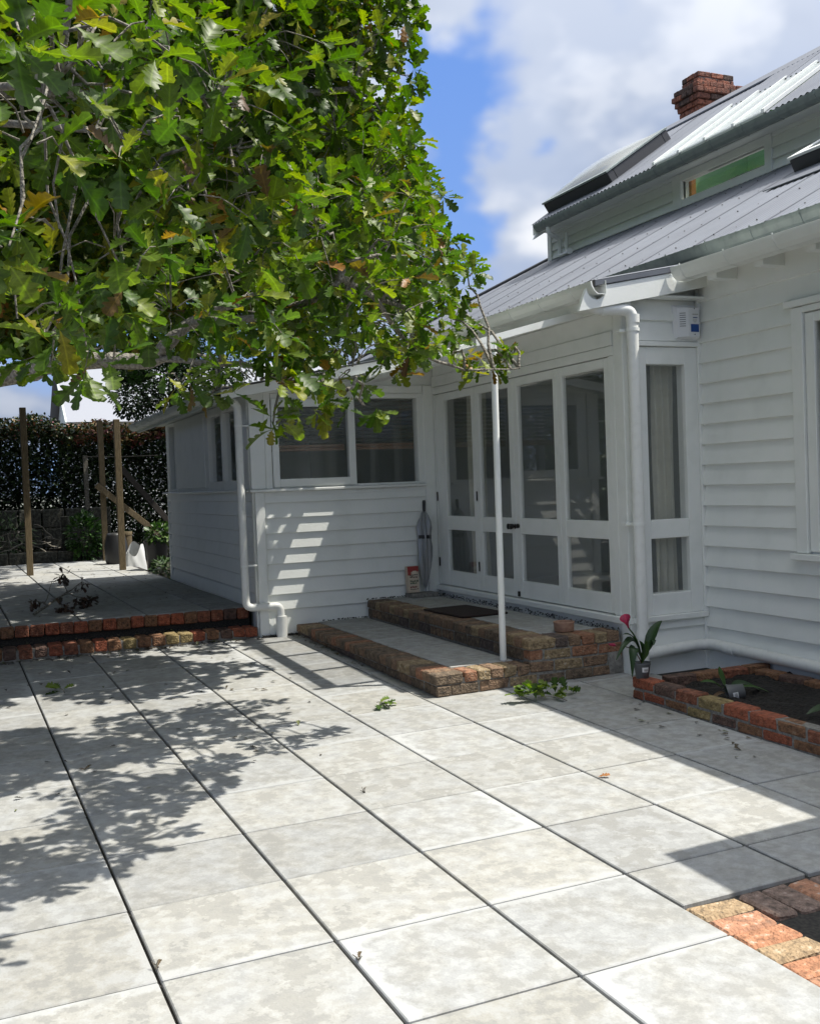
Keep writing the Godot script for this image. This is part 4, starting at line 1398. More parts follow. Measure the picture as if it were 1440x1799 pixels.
# shared normals where points meet, so that a thin sheet shades as one
func smooth(g: Geo) -> void:
	var sums := {}
	for i in g.v.size():
		var k := (g.v[i] * 2000.0).round()
		sums[k] = sums.get(k, Vector3.ZERO) + g.n[i]
	for i in g.v.size():
		g.n[i] = (sums[(g.v[i] * 2000.0).round()] as Vector3).normalized()


func small_leaf(wide: float) -> ArrayMesh:
	var g := Geo.new()
	var rib := [Vector3(0, 0, 0), Vector3(0, 0.02, 0.35), Vector3(0, 0.0, 0.7), Vector3(0, -0.06, 1.0)]
	var w := [0.02, wide, wide * 0.8, 0.0]
	for i in 3:
		for s in [-1, 1]:
			var a := Vector3(s * w[i], rib[i].y + w[i] * 0.3, rib[i].z)
			var b := Vector3(s * w[i + 1], rib[i + 1].y + w[i + 1] * 0.3, rib[i + 1].z)
			if s < 0:
				g.tri(rib[i], b, a)
				g.tri(rib[i], rib[i + 1], b)
			else:
				g.tri(rib[i], a, b)
				g.tri(rib[i], b, rib[i + 1])
	smooth(g)
	for i in g.v.size():
		g.t[i] = Vector2(g.v[i].x / (wide * 2.2) + 0.5, clampf(g.v[i].z, 0.0, 1.0))
	return g.mesh()


func ball() -> Vector3:
	var p := Vector3(2, 0, 0)
	while p.length() > 1.0:
		p = Vector3(rng.randf_range(-1, 1), rng.randf_range(-1, 1), rng.randf_range(-1, 1))
	return p


# a leaf's place: it starts at a point, reaches along a direction and turns its face up as far as it can
func leaf_pose(at: Vector3, along: Vector3, size: float, wobble := 0.5) -> Transform3D:
	var z := along.normalized()
	var up := (Vector3.UP + ball() * wobble).normalized()
	var x := up.cross(z)
	if x.length() < 0.1:
		x = Vector3(1, 0, 0.2)
	x = x.normalized()
	return Transform3D(Basis(x, z.cross(x), z).scaled_local(Vector3.ONE * size), at)


func scatter(parent: Node3D, called: String, m: Mesh, mat: Material, poses: Array, colors: Array) -> MultiMeshInstance3D:
	var mm := MultiMesh.new()
	mm.transform_format = MultiMesh.TRANSFORM_3D
	mm.use_colors = true
	mm.mesh = m
	mm.instance_count = poses.size()
	for i in poses.size():
		mm.set_instance_transform(i, poses[i])
		mm.set_instance_color(i, colors[i])
	var o := MultiMeshInstance3D.new()
	o.name = called if parent != self else numbered(called)
	o.multimesh = mm
	o.material_override = mat
	o.set_meta("kind", "stuff")
	parent.add_child(o, true)
	o.global_transform = Transform3D.IDENTITY
	return o


func tinted_leaf(c: Color, through: Color) -> StandardMaterial3D:
	var m := StandardMaterial3D.new()
	m.albedo_color = c.linear_to_srgb()
	m.albedo_texture = M.veins
	m.roughness = 0.46
	m.backlight_enabled = true
	m.backlight = through
	m.cull_mode = BaseMaterial3D.CULL_DISABLED
	return m


func wobbly(a: Vector3, b: Vector3, n: int, bow: Vector3, jitter: float) -> Array:
	var out := []
	for i in n + 1:
		var t := float(i) / n
		var p := a.lerp(b, t) + bow * sin(t * PI)
		if i > 0 and i < n:
			p += ball() * jitter
		out.append(p)
	return out


func taper(n: int, r0: float, r1: float) -> Array:
	var out := []
	for i in n:
		out.append(lerpf(r0, r1, float(i) / (n - 1)))
	return out


const CLUMPS := [  # the last two layers are crown added overhead to shade the leaves and garden
	[0, 0.20, 2.30, 1.63, 0.113], [0, 0.35, 2.33, 1.44, 0.137], [0, 0.22, 2.18, 1.48, 0.119], [0, 0.42, 2.27, 1.22, 0.137], [0, 0.29, 2.11, 1.16, 0.137], [0, 0.54, 2.51, 1.11, 0.149], [0, 0.21, 1.95, 1.02, 0.117], [0, 0.47, 2.06, 0.86, 0.127], [0, 0.37, 1.92, 0.82, 0.099], [0, 0.18, 2.01, 1.43, 0.087],
	[1, 0.75, 2.59, 0.64, 0.212], [1, 0.91, 2.86, 0.46, 0.215], [1, 0.68, 2.38, 0.56, 0.195], [1, 0.92, 2.44, 0.42, 0.174], [1, 0.94, 2.30, 0.39, 0.122], [1, 0.52, 2.28, 0.29, 0.226], [1, 0.34, 2.06, 0.03, 0.185], [1, 0.71, 2.14, 0.09, 0.203], [1, 0.56, 1.98, -0.16, 0.117], [1, 0.96, 2.18, -0.05, 0.195], [1, 0.37, 2.00, -0.18, 0.098], [1, 0.40, 2.64, 0.38, 0.278], [1, 0.64, 2.89, 0.30, 0.277],
	[2, 1.46, 2.61, -0.66, 0.287], [2, 2.05, 3.08, -1.64, 0.334], [2, 1.97, 2.70, -1.11, 0.285], [2, 2.40, 2.74, -1.58, 0.228], [2, 3.00, 2.82, -2.40, 0.161], [2, 1.62, 2.36, -0.88, 0.275], [2, 2.16, 2.43, -1.53, 0.278], [2, 1.34, 2.15, -0.79, 0.215], [2, 1.81, 2.13, -1.28, 0.190], [2, 2.39, 2.30, -1.89, 0.205], [2, 2.76, 2.29, -2.16, 0.151], [2, 3.08, 2.32, -2.34, 0.099], [2, 3.22, 2.34, -2.25, 0.063], [2, 1.53, 1.94, -0.97, 0.112], [2, 1.79, 1.93, -1.09, 0.091], [2, 1.17, 2.00, -0.65, 0.148], [2, 1.26, 1.84, -0.74, 0.065], [2, 1.09, 1.99, -0.98, 0.093], [2, 2.65, 3.29, -2.22, 0.156], [2, 2.57, 3.44, -2.21, 0.139], [2, 3.00, 2.61, -2.67, 0.140], [2, 0.95, 2.03, -1.01, 0.093], [2, 1.23, 2.48, -0.98, 0.275], [2, 2.76, 3.04, -2.91, 0.380], [2, 3.06, 2.82, -3.05, 0.274], [2, 2.43, 2.60, -2.70, 0.358], [2, 2.03, 2.79, -2.37, 0.370], [2, 2.78, 3.47, -3.01, 0.313],
	[3, 1.92, 3.91, -2.29, 0.486], [3, 2.30, 4.09, -2.30, 0.358], [3, 2.15, 3.60, -2.32, 0.417], [3, 2.55, 4.25, -2.36, 0.177], [3, 2.61, 4.02, -2.44, 0.140], [3, 2.44, 3.47, -2.26, 0.243], [3, 2.44, 4.44, -2.55, 0.342], [3, 1.57, 4.13, -2.40, 0.529], [3, 2.10, 4.60, -2.36, 0.554], [3, 2.51, 4.80, -2.58, 0.313], [3, 1.48, 3.39, -2.16, 0.456], [3, 1.27, 3.85, -2.59, 0.564], [3, 2.77, 4.69, -2.77, 0.153],
	[4, 1.31, 4.90, -4.89, 1.221], [4, 2.38, 4.55, -4.79, 0.977], [4, 1.10, 3.90, -5.25, 1.123], [4, 2.19, 3.71, -5.10, 0.879], [4, 2.76, 4.01, -4.86, 0.684], [4, 0.76, 3.29, -6.44, 0.543], [4, 1.58, 3.30, -6.35, 0.543], [4, 3.15, 5.01, -5.49, 0.597], [4, 3.49, 4.24, -7.81, 0.847], [4, 4.02, 4.29, -7.62, 0.586], [4, 2.60, 4.07, -8.08, 0.781], [4, 0.73, 4.16, -4.16, 0.868], [4, 2.82, 3.31, -4.15, 0.490], [4, 3.07, 3.71, -4.17, 0.410], [4, 3.38, 3.25, -4.38, 0.373], [4, 2.85, 3.04, -4.84, 0.478], [4, 3.14, 4.27, -4.41, 0.334], [4, 4.33, 3.98, -7.58, 0.521], [4, 3.44, 5.03, -8.69, 0.847], [4, 3.86, 3.77, -5.61, 0.380],
	[4, 2.48, 5.26, -8.85, 1.129], [4, 3.71, 4.76, -9.76, 0.912], [4, 4.37, 5.56, -9.34, 0.836], [4, 4.53, 4.77, -8.41, 0.529], [4, 1.99, 4.74, -10.12, 1.064], [4, 2.75, 5.53, -7.63, 1.107], [4, 3.17, 4.96, -6.62, 0.716], [4, 1.25, 5.22, -9.04, 1.199],
	[4, 1.84, 5.42, -6.77, 1.194], [4, 3.98, 4.69, -6.42, 0.358], [4, 3.53, 4.17, -6.73, 0.597], [4, 2.77, 3.80, -7.05, 0.597], [5, 0.90, 3.60, 1.40, 0.420], [5, 1.25, 3.90, 0.60, 0.450], [5, 1.50, 4.30, -0.20, 0.450], [5, 0.60, 4.00, 2.10, 0.400],
	[5, 0.20, 3.60, 1.90, 0.350], [5, 1.00, 4.60, 0.80, 0.400], [6, -5.71, 6.64, -13.96, 0.881], [6, -5.40, 5.93, -13.15, 0.951], [6, -5.69, 7.89, -11.81, 0.841], [6, -5.23, 7.18, -10.42, 0.745], [6, -5.39, 6.45, -8.91, 0.922], [6, -5.36, 6.92, -8.35, 0.877],
	[6, -5.66, 7.13, -7.18, 0.842], [6, -5.32, 6.83, -5.30, 0.976], [6, -5.58, 6.29, -4.16, 0.981], [6, -5.20, 5.67, -3.52, 0.765], [6, -5.13, 6.65, -2.05, 0.790], [6, -5.49, 6.10, -0.89, 0.876], [6, -5.43, 6.76, 0.72, 0.979], [6, -4.16, 7.24, -13.61, 0.749],
	[6, -4.16, 7.71, -12.43, 0.871], [6, -4.28, 7.56, -11.83, 0.872], [6, -4.62, 7.61, -10.75, 0.997], [6, -4.78, 6.22, -8.96, 0.745], [6, -4.61, 7.15, -7.78, 0.713], [6, -4.36, 6.84, -7.16, 0.799], [6, -4.15, 6.41, -5.22, 1.000], [6, -4.60, 6.60, -4.74, 0.709],
	[6, -4.69, 6.62, -3.27, 0.747], [6, -4.82, 6.03, -1.71, 0.988], [6, -4.13, 6.32, -0.90, 0.856], [6, -4.33, 6.52, 0.48, 0.886], [6, -3.05, 6.76, -13.99, 0.916], [6, -3.61, 7.86, -12.96, 0.856], [6, -3.36, 6.73, -11.99, 0.874], [6, -3.78, 7.16, -10.31, 0.718],
	[6, -3.30, 7.26, -9.23, 0.806], [6, -3.23, 5.44, -7.81, 0.718], [6, -3.26, 5.90, -6.43, 0.837], [6, -3.33, 6.13, -5.74, 0.794], [6, -3.50, 6.00, -4.32, 0.813], [6, -3.18, 6.54, -3.58, 0.921], [6, -3.55, 7.01, -2.22, 0.772], [6, -3.65, 6.80, -0.85, 0.731],
	[6, -3.54, 7.07, 0.27, 0.832], [6, -2.07, 6.57, -14.26, 0.895], [6, -2.04, 6.35, -12.84, 0.736], [6, -2.33, 7.51, -11.85, 0.952], [6, -2.60, 7.51, -10.58, 0.893], [6, -2.10, 6.16, -9.32, 0.788], [6, -2.11, 6.09, -8.18, 0.825], [6, -2.41, 7.24, -6.87, 0.747],
	[6, -2.75, 7.16, -5.25, 0.996], [6, -2.40, 7.25, -4.04, 0.767], [6, -2.15, 6.73, -2.93, 0.856], [6, -2.52, 5.85, -2.13, 0.720], [6, -2.28, 7.02, -0.97, 0.714], [6, -2.03, 7.25, 0.55, 0.969], [6, -0.98, 5.93, -13.94, 0.924], [6, -1.56, 7.23, -12.96, 0.857],
	[6, -1.37, 7.12, -11.25, 0.802], [6, -1.50, 6.85, -10.11, 0.935], [6, -1.42, 6.97, -9.44, 0.945], [6, -1.56, 7.24, -7.77, 0.942], [6, -1.04, 6.66, -7.19, 0.959], [6, -1.66, 5.94, -5.78, 0.858], [6, -1.36, 6.95, -4.42, 0.701], [6, -1.66, 5.65, -3.50, 0.721],
	[6, -0.92, 5.57, -1.72, 0.851], [6, -1.45, 6.10, -0.95, 0.894], [6, -1.23, 5.78, 0.29, 0.799], [6, -0.55, 7.33, -13.96, 0.814], [6, -0.59, 6.65, -13.06, 0.881], [6, -0.02, 7.50, -11.70, 0.887], [6, -0.30, 6.89, -10.50, 0.911], [6, -0.31, 6.82, -9.04, 0.774],
	[6, -0.22, 5.54, -7.84, 0.827], [6, -0.31, 7.27, -6.50, 0.812], [6, 0.07, 5.92, -5.37, 0.839], [6, -0.55, 6.72, -4.15, 0.966], [6, -0.02, 6.87, -3.07, 0.869], [6, -0.57, 5.41, -1.93, 0.743], [6, -0.03, 5.58, -1.16, 0.730], [6, 0.05, 5.45, 0.14, 0.952],
	[6, 0.50, 7.25, -13.72, 0.951], [6, 1.16, 7.50, -12.74, 0.711], [6, 1.01, 7.33, -11.59, 0.732], [6, 1.00, 6.02, -10.05, 0.797], [6, 0.85, 5.88, -8.94, 0.754], [6, 0.60, 6.91, -7.91, 0.818], [6, 0.69, 6.10, -6.88, 0.825], [6, 0.47, 7.35, -5.60, 0.824],
	[6, 1.00, 6.78, -4.67, 0.927], [6, 0.94, 6.37, -3.19, 0.893], [6, 1.12, 5.59, -2.28, 0.924], [6, 1.13, 6.29, -0.79, 0.916], [6, 1.92, 6.36, -14.15, 0.907], [6, 2.21, 7.31, -12.96, 0.824], [6, 2.13, 6.43, -11.53, 0.765], [6, 1.47, 6.67, -10.42, 0.752],
	[6, 1.74, 7.45, -9.34, 0.743], [6, 2.24, 6.60, -8.02, 0.840], [6, 2.12, 6.51, -6.54, 0.844], [6, 2.03, 6.20, -5.31, 0.920], [6, 2.22, 5.86, -4.43, 0.770], [6, 2.02, 7.32, -3.06, 0.956], [6, 1.64, 5.92, -2.25, 0.756], [6, 2.01, 7.20, -0.51, 0.777],
	[6, 3.08, 6.09, -14.33, 0.950], [6, 2.73, 7.06, -12.91, 0.903], [6, 2.51, 6.77, -11.73, 0.846], [6, 2.67, 7.81, -10.33, 0.817], [6, 2.94, 6.45, -9.50, 0.900], [6, 2.59, 7.22, -7.69, 0.729], [6, 3.25, 6.94, -6.90, 0.927], [6, 2.71, 7.32, -4.20, 0.902],
	[6, -3.50, 4.64, -13.87, 0.711], [6, -3.31, 4.38, -12.88, 0.635], [6, -3.66, 4.78, -11.57, 0.709], [6, -3.26, 4.34, -10.63, 0.677], [6, -3.18, 4.55, -9.67, 0.649], [6, -3.24, 4.40, -8.34, 0.681], [6, -3.38, 4.42, -6.94, 0.769], [6, -2.63, 4.19, -14.14, 0.623],
	[6, -2.23, 4.27, -12.71, 0.638], [6, -2.45, 4.83, -11.55, 0.750], [6, -2.34, 4.46, -10.76, 0.639], [6, -2.38, 4.28, -9.36, 0.650], [6, -2.23, 4.82, -8.53, 0.778], [6, -2.13, 4.60, -7.17, 0.717], [6, -1.32, 4.72, -13.71, 0.660], [6, -1.18, 4.64, -12.86, 0.745],
	[6, -1.70, 4.70, -11.54, 0.698], [6, -1.39, 4.27, -10.57, 0.706], [6, -1.68, 4.68, -9.40, 0.689], [6, -1.36, 4.90, -7.97, 0.627], [6, -1.22, 4.15, -7.03, 0.672], [6, -0.56, 4.58, -14.25, 0.786], [6, -0.51, 4.73, -12.63, 0.627], [6, -0.19, 4.93, -11.64, 0.743],
	[6, -0.26, 4.83, -10.64, 0.786], [6, -0.18, 4.78, -9.44, 0.697], [6, -0.63, 4.17, -8.52, 0.640], [6, -0.60, 4.73, -7.10, 0.707], [6, 0.55, 4.37, -13.91, 0.693], [6, 0.75, 4.26, -12.91, 0.780], [6, 0.73, 4.43, -11.78, 0.706], [6, 0.66, 4.10, -10.72, 0.642],
	[6, 0.77, 4.51, -9.61, 0.639], [6, 0.43, 4.46, -8.45, 0.634], [6, 0.32, 4.25, -7.33, 0.698], [6, 1.34, 4.50, -14.29, 0.682], [6, 1.72, 4.46, -13.12, 0.679], [6, 1.32, 4.30, -11.42, 0.619], [6, 1.58, 4.66, -10.75, 0.669], [6, 1.37, 4.75, -9.67, 0.655],
	[6, 1.77, 4.94, -8.27, 0.660], [6, 1.45, 4.83, -7.24, 0.726], [6, 1.60, 4.70, -16.60, 0.750], [6, 2.60, 5.10, -16.30, 0.750], [6, 3.60, 4.80, -16.70, 0.750], [6, 4.60, 5.20, -16.40, 0.750], [6, 5.50, 4.90, -16.80, 0.750], [6, 2.10, 5.60, -15.20, 0.750],
	[6, 3.30, 5.70, -15.00, 0.750], [6, 4.40, 5.90, -15.30, 0.750], [6, 1.00, 5.20, -15.60, 0.750],
]

const GREENS := [[0.055, 0.115, 0.032], [0.10, 0.18, 0.03], [0.17, 0.26, 0.03], [0.27, 0.34, 0.03], [0.40, 0.41, 0.04]]


func leaf_color(warm: float) -> Color:
	var k := rng.randf()
	var c: Array
	if k < warm:
		c = [[0.42, 0.36, 0.05], [0.50, 0.38, 0.05], [0.48, 0.22, 0.04], [0.30, 0.34, 0.05]][rng.randi() % 4]
	elif k < warm + 0.018:
		c = [[0.20, 0.10, 0.045], [0.26, 0.15, 0.07]][rng.randi() % 2]
	else:
		c = GREENS[mini(4, int(absf(rng.randfn(0.0, 1.0)) * 1.7 + 1.15))]
	var v := rng.randf_range(0.8, 1.2)
	return Color(c[0] * v, c[1] * v, c[2] * v)


func make_oak(view: Transform3D) -> void:
	var t := thing("oak_tree", "large oak with lobed green and yellowing leaves overhanging the patio", "tree", Vector3(-2.3, 0, -3.8))
	var trunk := [Vector3(-2.3, -0.2, -3.8), Vector3(-2.28, 0.6, -3.8), Vector3(-2.2, 1.5, -3.75), Vector3(-2.05, 2.4, -3.7), Vector3(-1.8, 3.6, -3.7), Vector3(-1.5, 5.2, -3.9), Vector3(-1.2, 6.8, -4.1)]
	put(t, "trunk", Geo.new().tube(trunk, [0.42, 0.32, 0.27, 0.25, 0.2, 0.13, 0.06], 14), M.bark)
	var limbs := [
		[Vector3(-2.1, 2.0, -3.7), Vector3(-1.2, 2.05, -2.7), Vector3(-0.3, 2.05, -1.9), Vector3(0.27, 2.10, -1.59), Vector3(0.53, 2.16, -1.56), Vector3(0.88, 2.17, -1.41), Vector3(0.97, 2.23, -1.29), Vector3(1.05, 2.32, -1.26), Vector3(1.35, 2.42, -1.1), Vector3(1.65, 2.52, -1.1), Vector3(2.0, 2.52, -1.5), Vector3(2.5, 2.5, -2.0)],
		[Vector3(-2.0, 2.6, -3.7), Vector3(-1.3, 2.9, -2.2), Vector3(-0.5, 2.8, -0.6), Vector3(0.1, 2.55, 0.6), Vector3(0.3, 2.4, 1.2)],
		[Vector3(-1.3, 2.9, -2.2), Vector3(-0.4, 3.0, -1.2), Vector3(0.4, 2.8, -0.3), Vector3(0.8, 2.6, 0.3)],
		[Vector3(-1.8, 3.6, -3.7), Vector3(-0.6, 3.8, -3.2), Vector3(0.6, 3.8, -2.7), Vector3(1.5, 3.7, -2.3), Vector3(2.2, 3.8, -2.2)],
		[Vector3(-1.5, 5.2, -3.9), Vector3(-0.2, 5.4, -3.7), Vector3(1.2, 5.0, -3.2), Vector3(2.2, 4.6, -2.9)],
		[Vector3(-1.8, 3.6, -3.7), Vector3(-0.3, 3.9, -4.6), Vector3(1.2, 4.1, -5.0), Vector3(2.4, 4.1, -5.2), Vector3(3.2, 4.2, -6.2)],
		[Vector3(-2.05, 2.4, -3.7), Vector3(-0.8, 3.0, -5.2), Vector3(0.8, 3.4, -6.4), Vector3(2.4, 3.9, -7.8), Vector3(3.8, 4.3, -8.0)],
		[Vector3(1.05, 2.32, -1.26), Vector3(1.3, 2.3, -0.95), Vector3(1.55, 2.4, -0.75), Vector3(1.62, 2.52, -0.8), Vector3(1.9, 2.55, -0.8)],
		[Vector3(0.88, 2.17, -1.41), Vector3(1.15, 2.12, -1.1), Vector3(1.4, 2.05, -0.9), Vector3(1.62, 1.98, -0.85)],
		[Vector3(2.0, 2.52, -1.5), Vector3(2.4, 2.3, -1.9), Vector3(2.8, 2.22, -2.1), Vector3(3.22, 2.24, -2.2)],
	]
	var widths := [[0.058, 0.009], [0.03, 0.005], [0.025, 0.005], [0.08, 0.014], [0.07, 0.012], [0.09, 0.015], [0.09, 0.015], [0.02, 0.007], [0.016, 0.005], [0.014, 0.004]]
	var nodes := []
	for i in limbs.size():
		var raw: Array = limbs[i]
		var path := []
		for k in raw.size() - 1:
			for s in 4:
				var q := s / 4.0
				var p: Vector3 = raw[k].cubic_interpolate(raw[k + 1], raw[maxi(k - 1, 0)], raw[mini(k + 2, raw.size() - 1)], q)
				path.append(p + ball() * 0.012)
		path.append(raw[-1])
		put(t, "limb", Geo.new().tube(path, taper(path.size(), widths[i][0], widths[i][1]), 9), M.bark)
		nodes += path
	# sprays of leaves at the ends of the twigs, clump by clump
	var twigs := Geo.new()
	var poses := []
	var colors := []
	var sizes := [0.088, 0.092, 0.100, 0.105, 0.14, 0.12, 0.21]
	var fill := [0.9, 1.4, 1.65, 1.85, 2.4, 0.38, 2.8]
	var tint := FastNoiseLite.new()
	tint.seed = 4
	tint.frequency = 0.9
	for c: Array in CLUMPS:
		var layer: int = c[0]
		var mid := Vector3(c[1], c[2], c[3])
		var r: float = c[4]
		var s: float = sizes[layer]
		var sprays := maxi(3, int(fill[layer] * PI * r * r / (0.30 * s * s) / 6.0))
		var from: Vector3 = nodes[0]
		for p: Vector3 in nodes:
			if p.distance_squared_to(mid) < from.distance_squared_to(mid):
				from = p
		if layer < 4 or layer < 6 and rng.randf() < 0.6:
			var b := wobbly(from, mid, 6, Vector3(0, 0.08, 0), 0.03)
			twigs.tube(b, taper(b.size(), [0.005, 0.007, 0.010, 0.014, 0.03, 0.008, 0.03][layer], [0.002, 0.003, 0.004, 0.005, 0.008, 0.005, 0.01][layer]), 6, false)
		for k in sprays:
			var o := ball()
			o = o.normalized() * pow(o.length(), 0.7)
			var at := mid + o * Vector3(r * 1.1, r * 0.9, r * 1.1) * 1.05
			var dir := (o * 0.8 + Vector3(rng.randf_range(-0.2, 0.6), rng.randf_range(-0.35, 0.35), rng.randf_range(-0.2, 0.5))).normalized()
			var warm := 0.025 + 0.22 * smoothstep(0.25, 0.6, tint.get_noise_3dv(at * 1.6))
			if layer == 2 and at.x > 2.35 and at.y < 2.45:
				warm = 0.35
			if layer < 4 and rng.randf() < 0.6:
				var tw := wobbly(mid.lerp(at, 0.15), at, 3, Vector3(0, 0.02, 0), 0.012)
				twigs.tube(tw, taper(4, 0.0024 if layer < 2 else 0.0038, 0.0013), 4, false)
			var side := dir.cross(Vector3(0.3, 0.9, 0.2)).normalized()
			var other := dir.cross(side)
			var n := rng.randi_range(4, 8)
			var a0 := rng.randf() * TAU
			for i in n:
				var a := a0 + i * 2.39996
				var lean := deg_to_rad(rng.randf_range(28, 92))
				var along := dir * cos(lean) + (side * cos(a) + other * sin(a)) * sin(lean) + Vector3(0, -0.12, 0)
				var size := s * rng.randf_range(0.62, 1.25)
				poses.append(leaf_pose(at - dir * rng.randf() * 0.04 + along * 0.01, along, size, 0.75))
				colors.append(leaf_color(warm))
	put(t, "twigs", twigs, M.bark).set_meta("kind", "stuff")
	# the 300 leaves that show largest are parts of their own, the rest one mass of foliage
	var inv := view.affine_inverse()
	var ranks := []
	for i in poses.size():
		var q: Vector3 = inv * (poses[i] as Transform3D).origin
		if q.z < -0.2 and absf(q.x / -q.z) < 0.40 and absf(q.y / -q.z) < 0.50:
			ranks.append([(poses[i] as Transform3D).basis.z.length() / -q.z, i])
	ranks.sort_custom(func(a, b): return a[0] > b[0])
	var single := {}
	for k in mini(300, ranks.size()):
		single[ranks[k][1]] = true
	var shapes := [oak_leaf(0), oak_leaf(1), oak_leaf(2), oak_leaf(3)]
	var tints := []
	for g in GREENS + [[0.45, 0.37, 0.05], [0.48, 0.24, 0.05], [0.22, 0.12, 0.05]]:
		tints.append(tinted_leaf(Color(g[0], g[1], g[2]), Color(0.86, 1.0, 0.12)))
	var groups := [[[], []], [[], []], [[], []], [[], []]]
	for i in poses.size():
		if single.has(i):
			var best := 0
			var near := 9.0
			var c: Color = colors[i]
			for k in tints.size():
				var d: Color = tints[k].albedo_color.srgb_to_linear()
				var e := absf(c.r - d.r) + absf(c.g - d.g) + absf(c.b - d.b)
				if e < near:
					near = e
					best = k
			put(t, "leaf", shapes[i % 4], tints[best], poses[i])
		else:
			groups[i % 4][0].append(poses[i])
			groups[i % 4][1].append(colors[i])
	for k in 4:
		scatter(t, "foliage", shapes[k], M.leaf, groups[k][0], groups[k][1])
	print("oak leaves ", poses.size(), " in view ", ranks.size())


# ---------------------------------------------------------------- the garden beyond the terrace
func bush(called: String, label: String, category: String, at: Vector3, spread: Vector3, count: int, size: float, cols: Array, wide := 0.28, kind := "foliage", droop := -0.1) -> Node3D:
	var b := thing(called, label, category, Vector3(at.x, at.y, at.z))
	var poses := []
	var colors := []
	for i in count:
		var o := ball()
		o = o.normalized() * pow(o.length(), 0.6)
		var p := at + Vector3(0, spread.y, 0) + o * spread
		var along := o * 0.8 + Vector3(rng.randf_range(-0.5, 0.5), rng.randf_range(-0.3, 0.3) + droop, rng.randf_range(-0.5, 0.5))
		poses.append(leaf_pose(p, along, size * rng.randf_range(0.6, 1.3), 0.8))
		var c: Array = cols[rng.randi() % cols.size()]
		var v := rng.randf_range(0.7, 1.3)
		colors.append(Color(c[0] * v, c[1] * v, c[2] * v))
	scatter(b, kind, small_leaf(wide), M.hedge_leaf, poses, colors)
	var g := Geo.new()
	for k in 6:
		var tip := at + Vector3(rng.randf_range(-0.6, 0.6) * spread.x, spread.y * 1.3, rng.randf_range(-0.6, 0.6) * spread.z)
		var path := wobbly(at + ball() * Vector3(0.05, 0, 0.05), tip, 4, Vector3.ZERO, 0.03)
		g.tube(path, taper(5, 0.012 + size * 0.05, 0.004), 5, false)
	put(b, "stems", g, M.old_timber).set_meta("kind", "stuff")
	return b


func make_hedge() -> void:
	var h := thing("hedge", "tall clipped dark hedge with reddish new growth along its top", "hedge", Vector3(2.0, 0.25, -18.0))
	var poses := []
	var colors := []
	for i in 125000:
		var x := rng.randf_range(-3.0, 6.5)
		var depth := rng.randf()
		var top := 2.86 + 0.08 * sin(x * 1.7) + 0.06 * sin(x * 5.3)
		var y := 0.25 + (top - 0.25) * pow(rng.randf(), 0.85)
		var z := -17.45 - depth * 1.1 + 0.12 * sin(x * 2.3 + y * 1.9)
		if rng.randf() < 0.12:
			y = top + rng.randf_range(-0.2, 0.16)
		var along := Vector3(rng.randf_range(-1, 1), rng.randf_range(-0.5, 0.9), rng.randf_range(-0.3, 1))
		poses.append(leaf_pose(Vector3(x, y, z), along, rng.randf_range(0.05, 0.10), 0.9))
		var c := [0.028, 0.055, 0.018]
		if rng.randf() < 0.3:
			c = [0.055, 0.10, 0.026]
		if y > top - 0.28 and rng.randf() < (0.62 if x > 2.2 else 0.2):
			c = [[0.38, 0.12, 0.06], [0.42, 0.26, 0.10], [0.30, 0.07, 0.09], [0.34, 0.24, 0.09]][rng.randi() % 4]
		var v := rng.randf_range(0.7, 1.25)
		colors.append(Color(c[0] * v, c[1] * v, c[2] * v))
	scatter(h, "foliage", small_leaf(0.26), M.hedge_leaf, poses, colors)
	for k in 14:
		var x := -2.8 + k * 0.68 + rng.randf_range(-0.1, 0.1)
		var p := wobbly(Vector3(x, 0.2, -18.0), Vector3(x + rng.randf_range(-0.2, 0.2), 2.7, -18.0), 6, Vector3.ZERO, 0.05)
		put(h, "trunk", Geo.new().tube(p, taper(7, 0.04, 0.012), 7, false), M.old_timber)


func make_added_shade_hedge() -> void:  # unseen shrubbery, added to keep sky light off the lean-to wall
	var h := thing("added_shade_hedge", "unseen shrubbery added along the far side of the terrace to darken the lean-to", "hedge", Vector3(-4.6, 0.2, -12.5))
	var poses := []
	var colors := []
	for i in 26000:
		var z := rng.randf_range(-19.0, -5.0)
		var y := rng.randf_range(0.2, 5.4 + 0.5 * sin(z * 1.3))
		var x := -4.6 + rng.randf_range(-0.8, 0.8) + 0.4 * sin(z * 1.1 + y)
		poses.append(leaf_pose(Vector3(x, y, z), ball() + Vector3(0.4, 0, 0), rng.randf_range(0.14, 0.26), 0.9))
		var v := rng.randf_range(0.6, 1.4)
		colors.append(Color(0.035 * v, 0.075 * v, 0.022 * v))
	scatter(h, "foliage", small_leaf(0.3), M.hedge_leaf, poses, colors)
	for k in 9:
		var p := wobbly(Vector3(-4.6, 0.15, -18.3 + k * 1.4), Vector3(-4.5, 4.6, -18.2 + k * 1.4), 6, Vector3.ZERO, 0.08)
		put(h, "trunk", Geo.new().tube(p, taper(7, 0.07, 0.02), 7, false), M.old_timber)


